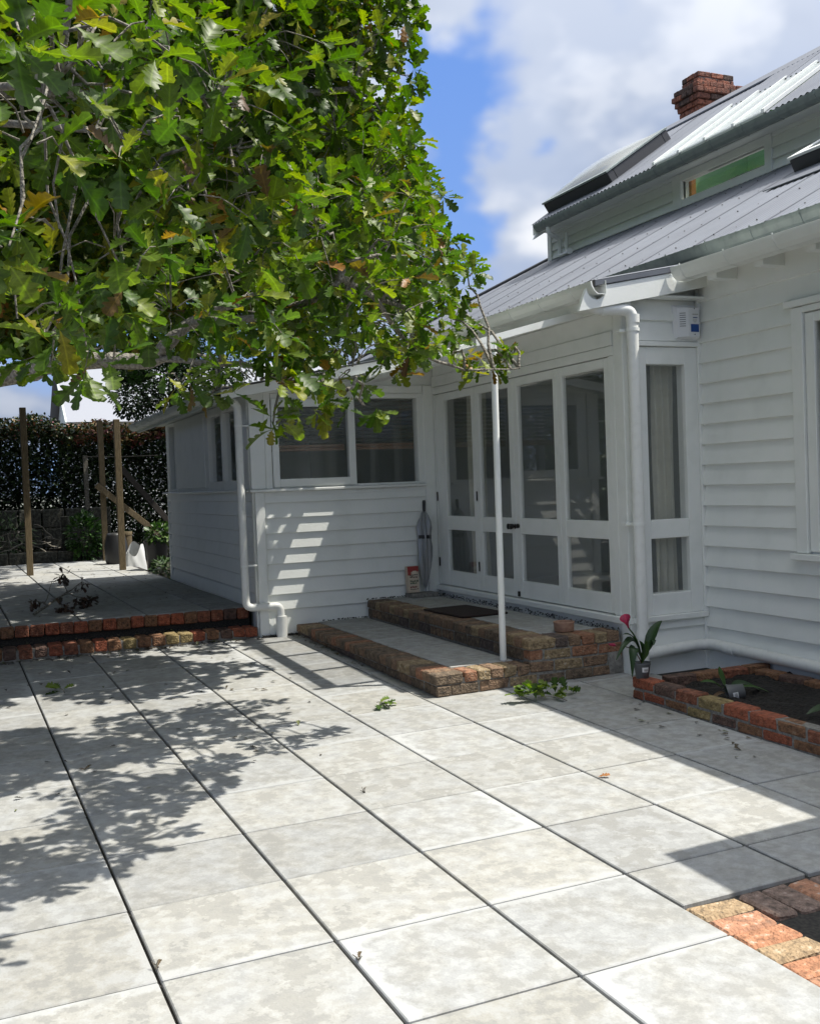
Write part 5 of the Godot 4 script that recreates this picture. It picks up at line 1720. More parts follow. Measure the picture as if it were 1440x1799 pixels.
func make_added_rear_hedge() -> void:  # unseen hedge, added to darken what the lean-to windows mirror
	var h := thing("added_rear_hedge", "unseen dark hedge added behind the view to darken reflections in the lean-to window", "hedge", Vector3(-1.0, -0.1, 10.0))
	var poses := []
	var colors := []
	for i in 20000:
		var x := rng.randf_range(-10.0, 9.0)
		var y := rng.randf_range(-0.1, 3.0 + 0.3 * sin(x * 1.3))
		var z := 10.0 + rng.randf_range(-0.7, 0.7) + 0.3 * sin(x * 1.1 + y)
		poses.append(leaf_pose(Vector3(x, y, z), ball() + Vector3(0, 0, -0.4), rng.randf_range(0.16, 0.30), 0.9))
		var v := rng.randf_range(0.6, 1.4)
		colors.append(Color(0.04 * v, 0.085 * v, 0.024 * v))
	scatter(h, "foliage", small_leaf(0.3), M.hedge_leaf, poses, colors)
	for k in 12:
		var p := wobbly(Vector3(-9.5 + k * 1.6, -0.15, 10.0), Vector3(-9.4 + k * 1.6, 2.7, 10.0), 6, Vector3.ZERO, 0.08)
		put(h, "trunk", Geo.new().tube(p, taper(7, 0.07, 0.02), 7, false), M.old_timber)


func timber_post(label: String, x: float, z: float, y0: float, y1: float, half := 0.045) -> void:
	var p := thing("timber_post", label, "post", Vector3(x, y0, z), "timber posts standing on the terrace")
	put(p, "shaft", Geo.new().box(x - half, x + half, y0, y1, z - half, z + half, 0.004), M.timber)


func make_garden() -> void:
	timber_post("lone square timber post on the terrace in front of the hedge", 0.985, -13.05, 0.412, 2.885)
	timber_post("square timber post at the terrace edge beside the white bag", 2.30, -12.93, 0.412, 2.69)
	timber_post("square timber post carrying a diagonal brace behind the terrace", 2.37, -15.5, 0.30, 2.85)
	var d := thing("timber_brace", "diagonal timber brace running down from the rear post", "brace", Vector3(2.8, 0.8, -15.43))
	var turn := Basis(Vector3(0, 0, 1), atan2(-0.85, 0.973))
	put(d, "plank", Geo.new().block(Vector3(2.78, 1.27, -15.42), Vector3(0.70, 0.05, 0.02), 0.004, 0.0, null, turn), M.timber)
	d = thing("leaning_plank", "dark weathered plank leaning in the hedge behind the lean-to corner", "plank", Vector3(3.3, 0.5, -16.4))
	turn = Basis(Vector3(0, 0, 1), atan2(-1.01, 0.81))
	put(d, "plank", Geo.new().block(Vector3(3.29, 1.45, -16.4), Vector3(0.9, 0.05, 0.03), 0.004, 0.0, null, turn), plain(lin(0.03, 0.025, 0.02), 0.85))
	d = thing("old_trellis", "old thin trellis post with a wire in front of the hedge", "trellis", Vector3(2.26, 0.3, -17.0))
	put(d, "post", Geo.new().box(2.22, 2.30, 0.25, 2.30, -17.04, -16.97, 0.004), M.old_timber)
	put(d, "wire", Geo.new().tube([Vector3(2.26, 2.28, -17.0), Vector3(2.9, 2.262, -17.0), Vector3(3.6, 2.275, -17.0)], 0.008, 6), M.old_timber)
	# raised bed with its edging blocks
	d = thing("bed_edging", "dark concrete blocks edging the bed below the hedge", "edging", Vector3(1.0, 0.3, -15.95))
	var x := -1.6
	while x < 2.1:
		put(d, "block", Geo.new().block(Vector3(x + 0.2, 0.46, -15.95), Vector3(0.195, 0.14, 0.07), 0.01, 0.008, rng), M.dark_concrete)
		x += 0.4
	d = thing("block_wall", "low wall of dark concrete blocks at the foot of the hedge", "wall", Vector3(1.2, 0.8, -17.0))
	x = -0.6
	while x < 2.4:
		put(d, "block", Geo.new().block(Vector3(x + 0.2, 1.16, -17.0 + rng.randf_range(-0.03, 0.03)), Vector3(0.19, 0.17, 0.06), 0.01, 0.008, rng), M.dark_concrete)
		put(d, "block", Geo.new().block(Vector3(x + 0.2, 0.80, -17.0), Vector3(0.19, 0.17, 0.06), 0.01, 0.008, rng), M.dark_concrete)
		x += 0.41
	var rows := []
	for i in 8:
		var line := []
		for k in 12:
			line.append(Vector3(-1.6 + k * 0.36, 0.36 + i * 0.03 + rng.randf_range(-0.03, 0.03), -16.0 - i * 0.15))
		rows.append(line)
	var soil := put(self, "bed_soil", Geo.new().sheet(rows, false, true), M.earth)
	soil.set_meta("kind", "structure")
	for k in 3:
		pass
	d = thing("pipe_stack", "stack of three short grey concrete pipes beside the leafy shrub", "pipes", Vector3(1.79, 0.5, -16.3))
	for k in 3:
		var y := 0.50 + k * 0.235
		var prof := [Vector2(0.0, 0.0), Vector2(0.072, 0.0), Vector2(0.074, 0.20), Vector2(0.085, 0.205), Vector2(0.085, 0.228), Vector2(0.06, 0.228), Vector2(0.0, 0.22)]
		put(d, "pipe", Geo.new().lathe(prof, Vector3(1.79, y, -16.3), 18), M.dark_concrete)
	# cut branches heaped in the bed
	d = thing("brush_heap", "heap of bare cut branches in the bed below the hedge", "branches", Vector3(1.0, 0.5, -16.4))
	for k in 34:
		var a := Vector3(rng.randf_range(0.1, 1.7), rng.randf_range(0.5, 0.85), rng.randf_range(-16.7, -16.05))
		var b := a + Vector3(rng.randf_range(-0.6, 0.6), rng.randf_range(-0.12, 0.35), rng.randf_range(-0.2, 0.3))
		var path := wobbly(a, b, 5, Vector3(0, rng.randf_range(-0.05, 0.08), 0), 0.025)
		put(d, "branch", Geo.new().tube(path, taper(6, rng.randf_range(0.008, 0.02), 0.004), 6), M.bark)
	bush("leafy_shrub", "bright green leafy shrub beside the stacked pipes", "shrub", Vector3(2.08, 0.35, -15.95), Vector3(0.30, 0.45, 0.22), 900, 0.09, [[0.06, 0.15, 0.03], [0.09, 0.2, 0.04], [0.04, 0.1, 0.025]], 0.34)
	bush("weedy_plant", "thin weedy green plant sprawling in the bed beside the lone post", "plant", Vector3(0.75, 0.45, -16.5), Vector3(0.5, 0.4, 0.25), 420, 0.12, [[0.04, 0.09, 0.02], [0.07, 0.13, 0.03]], 0.1)
	var b := thing("clay_barrel", "dark round clay pot behind the terrace posts", "pot", Vector3(2.42, 0.30, -14.5))
	put(b, "body", Geo.new().lathe([Vector2(0.0, 0.0), Vector2(0.13, 0.0), Vector2(0.185, 0.18), Vector2(0.19, 0.40), Vector2(0.15, 0.58), Vector2(0.13, 0.62), Vector2(0.12, 0.60), Vector2(0.0, 0.55)], Vector3(2.42, 0.30, -14.5), 22), M.black)
	b = thing("wooden_tub", "small pale wooden tub behind the square timber post", "tub", Vector3(2.60, 0.30, -14.6))
	put(b, "body", Geo.new().lathe([Vector2(0.0, 0.0), Vector2(0.085, 0.0), Vector2(0.10, 0.6), Vector2(0.105, 0.6), Vector2(0.105, 0.66), Vector2(0.09, 0.66), Vector2(0.085, 0.62), Vector2(0.0, 0.62)], Vector3(2.60, 0.27, -14.6), 18), M.timber)
	# a slack white bag
	var bag := []
	for i in 9:
		var v := i / 8.0
		var ring := []
		for k in 22:
			var a := TAU * k / 22.0
			var r := 0.17 * (1.0 - 0.25 * v * v) * (1.0 + 0.10 * sin(a * 3.0 + v * 2.0) + 0.05 * sin(a * 7.0 - v * 5.0))
			var top := 0.40 + 0.09 * sin(a * 1.0 + 2.4) + 0.05 * sin(a * 3.0)
			ring.append(Vector3(2.60 + r * cos(a), 0.28 + v * top, -13.75 + 0.8 * r * sin(a)))
		bag.append(ring)
	var white := plain(lin(0.62, 0.63, 0.62), 0.5)
	tag(put(self, "plastic_bag", Geo.new().sheet(bag, true), white), "slack white sack slumped against the square timber post", "bag")
	b = thing("planter_pot", "black plastic planter pot beside the lean-to wall", "pot", Vector3(2.76, 0.30, -12.7))
	put(b, "body", Geo.new().lathe([Vector2(0.0, 0.0), Vector2(0.13, 0.0), Vector2(0.17, 0.50), Vector2(0.185, 0.50), Vector2(0.185, 0.55), Vector2(0.165, 0.55), Vector2(0.16, 0.50), Vector2(0.0, 0.50)], Vector3(2.78, 0.30, -12.7), 22), M.black)
	bush("potted_plant", "pale green leafy plant growing in the black planter pot", "plant", Vector3(2.82, 0.80, -12.6), Vector3(0.19, 0.14, 0.16), 260, 0.085, [[0.10, 0.2, 0.04], [0.07, 0.15, 0.03], [0.16, 0.26, 0.06]], 0.3)
	bush("corner_plant", "dark leafy plant at the foot of the lean-to corner", "plant", Vector3(2.72, 0.28, -11.9), Vector3(0.12, 0.16, 0.3), 220, 0.09, [[0.05, 0.10, 0.03], [0.09, 0.14, 0.05]], 0.22)
	# a tree behind the lean-to
	var tr := thing("garden_tree", "dark small-leaved tree rising behind the lean-to roof", "tree", Vector3(4.2, 0.27, -18.6))
	put(tr, "trunk", Geo.new().tube(wobbly(Vector3(4.2, 0.2, -18.8), Vector3(4.3, 4.4, -18.9), 6, Vector3.ZERO, 0.06), taper(7, 0.14, 0.05), 9, false), M.old_timber)
	var poses := []
	var colors := []
	for c in [[4.1, 3.9, -18.7, 0.75], [3.5, 3.6, -18.6, 0.55], [4.9, 3.8, -18.8, 0.7], [4.4, 4.6, -18.9, 0.6], [3.4, 4.3, -18.9, 0.5], [5.5, 4.4, -19.0, 0.8]]:
		for i in 2100:
			var o := ball()
			var p: Vector3 = Vector3(c[0], c[1], c[2]) + o * c[3]
			poses.append(leaf_pose(p, o + ball() * 0.6, rng.randf_range(0.05, 0.1), 0.9))
			var v := rng.randf_range(0.6, 1.4)
			colors.append(Color(0.035 * v, 0.075 * v, 0.022 * v))
	scatter(tr, "crown", small_leaf(0.3), M.hedge_leaf, poses, colors)
	# the neighbour
	var n := thing("neighbour_house", "pale neighbouring house roof showing above the hedge", "house", Vector3(6.0, 0.2, -28.0))
	put(n, "wall", Geo.new().box(3.05, 12.0, 0.2, 3.62, -32.0, -26.2), M.white)
	put(n, "gable", Geo.new().prism(PackedVector2Array([Vector2(-26.2, 3.62), Vector2(-29.1, 5.4), Vector2(-32.0, 3.62)]), "x", 3.05, 3.2), M.green_grey)
	var rf := Geo.new()
	rf.face([Vector3(2.8, 3.52, -25.9), Vector3(12.4, 3.52, -25.9), Vector3(12.4, 5.55, -29.1), Vector3(2.8, 5.55, -29.1)], Vector3(7, 0, -28))
	rf.face([Vector3(2.8, 3.52, -32.3), Vector3(12.4, 3.52, -32.3), Vector3(12.4, 5.55, -29.1), Vector3(2.8, 5.55, -29.1)], Vector3(7, 0, -28))
	put(n, "roof", rf, plain(lin(0.24, 0.25, 0.28), 0.5))
	put(n, "fascia", Geo.new().box(2.8, 12.4, 3.40, 3.51, -25.93, -25.88), M.old_timber)
	put(n, "barge_board", Geo.new().prism(PackedVector2Array([Vector2(-25.85, 3.40), Vector2(-29.1, 5.46), Vector2(-29.1, 5.58), Vector2(-25.85, 3.53)]), "x", 2.74, 2.79), M.green_grey)


# ---------------------------------------------------------------- small things
func blade(parent: Node3D, called: String, a: Vector3, b: Vector3, rise: Vector3, wide: float, m: Material) -> void:
	var rows := []
	var n := 9
	for i in n + 1:
		var t := float(i) / n
		var p := a.lerp(b, t) + rise * 4.0 * t * (1.0 - t) * 0.5
		var q := a.lerp(b, t + 0.01) + rise * 4.0 * (t + 0.01) * (0.99 - t) * 0.5
		var d := (q - p).normalized()
		var side := d.cross(Vector3(0.12, 0.95, 0.3)).normalized()
		var w := wide * pow(sin(PI * clampf(0.06 + 0.92 * t, 0, 1)), 0.8) * (0.35 + 0.65 * smoothstep(0.0, 0.5, t))
		var up := side.cross(d)
		rows.append([p - side * w + up * w * 0.35, p - side * w * 0.5 + up * w * 0.08, p, p + side * w * 0.5 + up * w * 0.08, p + side * w + up * w * 0.35])
	put(parent, called, Geo.new().sheet(rows), m)


func nursery_pot(parent: Node3D, at: Vector3, turn: Basis) -> void:
	var grey := plain(lin(0.10, 0.105, 0.11), 0.45)
	put(parent, "pot", Geo.new().lathe([Vector2(0.0, 0.004), Vector2(0.042, 0.0), Vector2(0.0545, 0.09), Vector2(0.058, 0.092), Vector2(0.058, 0.106), Vector2(0.0545, 0.106), Vector2(0.053, 0.09), Vector2(0.0, 0.088)], at, 24, turn), grey)
	put(parent, "soil", Geo.new().lathe([Vector2(0.052, 0.093), Vector2(0.03, 0.097), Vector2(0.0, 0.099)], at, 16, turn), M.soil)
	var rows := []
	for i in 2:
		var line := []
		for k in 6:
			var a := deg_to_rad(78.0 + k * 9.5)
			var y := 0.045 + i * 0.033
			var r := 0.0435 + y * 0.135
			line.append(at + turn * Vector3(r * cos(a), y, r * sin(a)))
		rows.append(line)
	var sticker := put(parent, "sticker", Geo.new().sheet(rows), plain(lin(0.72, 0.72, 0.72), 0.5))
	var dark := plain(lin(0.1, 0.1, 0.1), 0.6)
	for k in 4:
		var a := deg_to_rad(88.0 + k * 7.0)
		var p := at + turn * Vector3(0.0515 * cos(a), 0.06, 0.0515 * sin(a))
		put(sticker, "print", Geo.new().block(p, Vector3(0.0012, 0.008, 0.0012), 0.0, 0.0, null, turn), dark)


func make_plants() -> void:
	var green := tinted_leaf(Color(0.035, 0.085, 0.025), Color(0.5, 0.5, 0.2))
	var bright := tinted_leaf(Color(0.07, 0.16, 0.03), Color(0.6, 0.6, 0.2))
	var pink := tinted_leaf(Color(0.55, 0.035, 0.12), Color(0.5, 0.3, 0.3))
	var dusk := tinted_leaf(Color(0.16, 0.09, 0.045), Color(0.3, 0.3, 0.2))
	var p := Vector3(4.205, 0.213, -2.425)
	var c := thing("potted_lily", "pink flowering lily in a grey pot on the corner of the brick bed", "potted plant", p)
	nursery_pot(c, p, Basis.IDENTITY)
	var root := p + Vector3(0, 0.095, 0)
	for l: Array in [[0.155, 0.37, 0.02, 0.0, 0.09, 0.036], [0.06, 0.22, 0.05, 0.06, 0.16, 0.026], [0.09, 0.20, -0.02, 0.06, 0.14, 0.024], [-0.165, 0.31, 0.03, 0.04, 0.12, 0.022], [-0.17, 0.21, 0.02, 0.03, 0.22, 0.028], [-0.23, 0.15, 0.04, 0.05, 0.28, 0.024], [-0.13, 0.03, 0.07, -0.04, 0.30, 0.032], [-0.05, 0.26, 0.05, 0.02, 0.05, 0.03]]:
		blade(c, "leaf", root, p + Vector3(l[0], l[1], l[2]), Vector3(l[3], l[4], 0.0), l[5], green)
	blade(c, "leaf", root, p + Vector3(0.02, 0.25, 0.03), Vector3.ZERO, 0.03, bright)
	put(c, "stem", Geo.new().tube(wobbly(root, p + Vector3(-0.105, 0.345, 0.01), 5, Vector3(0.02, 0.02, 0), 0.0), taper(6, 0.006, 0.005), 7), bright)
	# the funnel of the flower, split down one side
	var rows := []
	for i in 7:
		var v := i / 6.0
		var ring := []
		for k in 15:
			var a := TAU * (0.04 + 0.92 * k / 14.0)
			var r := 0.005 + 0.032 * pow(v, 1.9)
			var tall := v * (0.06 + 0.028 * (0.5 - 0.5 * cos(a)))
			ring.append(p + Vector3(-0.105, 0.345, 0.01) + Basis(Vector3(0, 0, 1), 0.35) * Vector3(r * cos(a + 2.2), tall, r * sin(a + 2.2)))
		rows.append(ring)
	put(c, "flower", Geo.new().sheet(rows), pink)
	put(c, "stem", Geo.new().tube([root, p + Vector3(-0.06, 0.2, 0.0), p + Vector3(-0.17, 0.235, 0.0), p + Vector3(-0.235, 0.245, 0.0)], [0.004, 0.004, 0.003, 0.003], 6), dusk)
	put(c, "flower_bud", Geo.new().lathe([Vector2(0.003, 0.0), Vector2(0.011, 0.02), Vector2(0.009, 0.045), Vector2(0.0, 0.07)], p + Vector3(-0.20, 0.237, 0.0), 10, Basis(Vector3(0, 0, 1), 1.35)), pink)
	# a second pot tipped over in the bed
	p = Vector3(4.47, 0.19, -1.82)
	var turn := Basis.from_euler(Vector3(0, -0.5, 0)) * Basis(Vector3(0, 0, 1), 1.75)
	c = thing("tipped_plant", "striped lily in a grey pot lying on its side in the dark soil", "potted plant", p)
	nursery_pot(c, p + turn * Vector3(0, -0.05, 0), turn)
	root = p + turn * Vector3(0, 0.05, 0)
	blade(c, "leaf", root, root + Vector3(-0.22, 0.10, 0.02), Vector3(0, 0.06, 0), 0.022, bright)
	blade(c, "leaf", root, root + Vector3(-0.02, 0.165, -0.05), Vector3(-0.03, 0.02, 0), 0.028, bright)
	blade(c, "leaf", root, root + Vector3(-0.20, -0.01, 0.08), Vector3(0, 0.05, 0), 0.014, dusk)
	blade(c, "leaf", root, root + Vector3(0.30, -0.03, -0.03), Vector3(0, 0.11, -0.08), 0.03, green)
	blade(c, "leaf", root, root + Vector3(0.33, -0.035, 0.02), Vector3(0, 0.09, -0.03), 0.014, bright)
	p = Vector3(4.66, 0.16, -1.08)
	c = thing("bed_lily", "low green lily leaves lying in the soil at the near part of the bed", "plant", p)
	blade(c, "leaf", p, p + Vector3(-0.27, 0.03, -0.06), Vector3(0, 0.08, 0), 0.035, green)
	blade(c, "leaf", p, p + Vector3(-0.19, 0.015, 0.13), Vector3(0, 0.07, 0), 0.03, bright)
	blade(c, "leaf", p, p + Vector3(0.2, 0.05, 0.1), Vector3(0, 0.09, 0), 0.03, green)


func oak_sprig(label: String, at: Vector3, spread: float, count: int, turn: float) -> void:
	var s := thing("oak_sprig", label, "sprig", at)
	var shapes := [oak_leaf(0), oak_leaf(1), oak_leaf(2), oak_leaf(3)]
	var cols := [tinted_leaf(Color(0.17, 0.28, 0.045), Color(0.8, 0.9, 0.2)), tinted_leaf(Color(0.30, 0.40, 0.08), Color(0.8, 0.9, 0.2)), tinted_leaf(Color(0.09, 0.17, 0.035), Color(0.8, 0.9, 0.2))]
	var a := at + Vector3(cos(turn), 0, sin(turn)) * spread * 0.3
	var tw := wobbly(a + Vector3(0.02, 0.006, 0.12), at + Vector3(-spread * 0.5, 0.02, 0), 5, Vector3(0, 0.015, 0), 0.006)
	put(s, "twig", Geo.new().tube(tw, taper(6, 0.004, 0.002), 6), M.bark)
	for k in count:
		var u := rng.randf_range(-1, 1)
		var p := at + Vector3(u * spread, rng.randf_range(0.008, 0.075) * minf(1.0, spread * 8.0), rng.randf_range(-0.05, 0.05))
		var along := Vector3(rng.randf_range(-1, 1) + u * 0.6, rng.randf_range(-0.05, 0.55), rng.randf_range(-0.8, 0.8))
		put(s, "leaf", shapes[rng.randi() % 4], cols[rng.randi() % 3], leaf_pose(p, along, rng.randf_range(0.075, 0.115), 0.9))


func make_litter() -> void:
	var poses := []
	var colors := []
	for i in 700:
		var x := 0.0
		var z := 0.0
		var y := 0.0
		var k := rng.randf()
		if k < 0.34:
			x = rng.randf_range(-0.5, 2.7)
			z = -6.44 + absf(rng.randfn(0.0, 0.05))
		elif k < 0.46:
			x = rng.randf_range(-0.5, 2.65)
			z = rng.randf_range(-6.735, -6.69)
		elif k < 0.56:
			x = 3.02 - absf(rng.randfn(0.0, 0.03))
			z = rng.randf_range(-6.4, -4.5)
		elif k < 0.74:
			x = rng.randf_range(-0.6, 2.4)
			z = rng.randf_range(-6.3, -2.0)
		elif k < 0.78:
			x = rng.randf_range(3.8, 4.16)
			z = rng.randf_range(-2.4, -1.0)
		else:
			x = rng.randf_range(0.0, 2.5)
			z = rng.randf_range(-14.5, -6.9)
		y = ground_at(x, z) + 0.004
		if z < -6.68:
			y = 0.414 if z < -6.76 else 0.242
		var along := Vector3(rng.randf_range(-1, 1), rng.randf_range(-0.02, 0.08), rng.randf_range(-1, 1))
		poses.append(leaf_pose(Vector3(x, y, z), along, rng.randf_range(0.02, 0.05), 0.2))
		var c: Array = [[0.06, 0.045, 0.03], [0.10, 0.075, 0.04], [0.17, 0.14, 0.09], [0.03, 0.025, 0.02], [0.16, 0.18, 0.07]][rng.randi() % 5]
		colors.append(Color(c[0], c[1], c[2]))
	var o := scatter(self, "leaf_litter", oak_leaf(2), M.dry_leaf, poses, colors)
	tag(o, "scattered brown leaf litter on the pavers and along the brick steps", "leaf litter")
	tag(put(self, "orange_leaf", oak_leaf(1), tinted_leaf(Color(0.42, 0.17, 0.04), Color(0.4, 0.3, 0.2)), leaf_pose(Vector3(2.99, ground_at(3.0, -1.1) + 0.004, -1.12), Vector3(0.6, 0.25, 0.4), 0.06, 0.6)), "curled orange leaf lying alone on the sunny pavers", "leaf")
	# soil and gravel crumbs; those at the door sill also paint the shadow gap dark
	var crumbs := []
	var tones := []
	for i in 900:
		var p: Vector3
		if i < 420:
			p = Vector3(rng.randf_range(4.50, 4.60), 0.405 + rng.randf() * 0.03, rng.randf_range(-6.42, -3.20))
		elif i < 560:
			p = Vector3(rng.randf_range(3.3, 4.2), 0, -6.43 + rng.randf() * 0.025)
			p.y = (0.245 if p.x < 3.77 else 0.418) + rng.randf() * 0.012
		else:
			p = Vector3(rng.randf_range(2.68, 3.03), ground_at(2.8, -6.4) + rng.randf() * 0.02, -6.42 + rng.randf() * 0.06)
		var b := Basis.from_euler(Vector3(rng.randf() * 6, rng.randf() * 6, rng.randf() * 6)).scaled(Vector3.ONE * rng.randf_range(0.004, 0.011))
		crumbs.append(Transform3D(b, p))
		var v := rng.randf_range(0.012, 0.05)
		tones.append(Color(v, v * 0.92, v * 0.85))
	var r := RandomNumberGenerator.new()
	r.seed = 8
	var dirt := scatter(self, "dirt_and_shadow_crumbs", Geo.new().block(Vector3.ZERO, Vector3(0.5, 0.4, 0.45), 0.15, 0.1, r).mesh(), M.dry_leaf, crumbs, tones)
	tag(dirt, "dark crumbs of soil at the wall foot, also darkening the shadow gap below the door sill", "soil crumbs")
	oak_sprig("big bunch of fresh fallen oak leaves in front of the brick steps", Vector3(3.65, ground_at(3.65, -2.74) + 0.006, -2.74), 0.19, 36, 0.4)
	oak_sprig("small fallen oak sprig on the pavers left of the steps", Vector3(2.61, ground_at(2.6, -3.18) + 0.006, -3.18), 0.035, 6, 1.4)
	oak_sprig("small fallen oak sprig on the shaded pavers below the terrace", Vector3(0.715, ground_at(0.7, -4.9) + 0.006, -4.91), 0.03, 5, 2.2)
	# bits of twig caught in the joints
	for k in 3:
		var at: Vector3 = [Vector3(1.215, 0, 0.165), Vector3(0.607, 0, -0.09), Vector3(1.86, 0, -1.48)][k]
		at.y = ground_at(at.x, at.z)
		var tw := thing("twig_scrap", ["dry twig scrap standing in a paver joint on the sunny patio", "dry twig scrap lying across a paver joint near the patio corner", "dry twig scrap lying along a paver joint"][k], "twig", at)
		for i in 3:
			var path := wobbly(at + ball() * 0.006 + Vector3(0, 0.004, 0), at + Vector3(rng.randf_range(-0.02, 0.02), rng.randf_range(0.01, 0.035), rng.randf_range(-0.04, 0.02)), 3, Vector3.ZERO, 0.004)
			put(tw, "stalk", Geo.new().tube(path, taper(4, 0.003, 0.0012), 5), M.old_timber)
		put(tw, "leaf", oak_leaf(3), tinted_leaf(Color(0.14, 0.10, 0.06), Color(0.2, 0.2, 0.15)), leaf_pose(at + Vector3(0, 0.012, 0), Vector3(0.3, 0.4, -0.5), 0.03, 0.9))
	# the dead branch on the terrace
	var at := Vector3(0.98, 0.415, -7.75)
	var b := thing("dead_branch", "dead oak branch with withered brown leaves on the terrace", "branch", at)
	put(b, "stick", Geo.new().tube(wobbly(Vector3(0.69, 0.43, -7.42), Vector3(1.08, 0.60, -7.86), 6, Vector3.ZERO, 0.008), taper(7, 0.014, 0.009), 7), M.bark)
	for e: Array in [[0.80, 0.50, -7.6, 0.90, 0.72, -7.75], [1.05, 0.58, -7.84, 1.0, 0.78, -7.80], [1.04, 0.58, -7.84, 1.28, 0.46, -7.9], [0.95, 0.54, -7.75, 0.97, 0.45, -7.5], [1.0, 0.56, -7.8, 1.15, 0.60, -7.7], [0.82, 0.50, -7.6, 0.72, 0.53, -7.75], [1.02, 0.57, -7.82, 1.22, 0.68, -7.95]]:
		put(b, "twig", Geo.new().tube(wobbly(Vector3(e[0], e[1], e[2]), Vector3(e[3], e[4], e[5]), 4, Vector3.ZERO, 0.012), taper(5, 0.006, 0.003), 6), M.bark)
	var dry := [tinted_leaf(Color(0.10, 0.045, 0.025), Color(0.2, 0.15, 0.1)), tinted_leaf(Color(0.14, 0.085, 0.05), Color(0.2, 0.15, 0.1)), tinted_leaf(Color(0.05, 0.03, 0.02), Color(0.2, 0.15, 0.1))]
	for e: Array in [[1.0, 0.74, -7.80, 0.05, 26], [0.72, 0.51, -7.72, 0.05, 18], [0.97, 0.46, -7.52, 0.06, 30], [1.26, 0.47, -7.9, 0.08, 34], [1.14, 0.47, -7.78, 0.07, 24], [1.18, 0.64, -7.93, 0.06, 12]]:
		for k in e[4]:
			put(b, "leaf", oak_leaf(rng.randi() % 4), dry[rng.randi() % 3], leaf_pose(Vector3(e[0], e[1], e[2]) + ball() * e[3], ball() + Vector3(0, -0.3, 0), rng.randf_range(0.05, 0.085), 1.4))


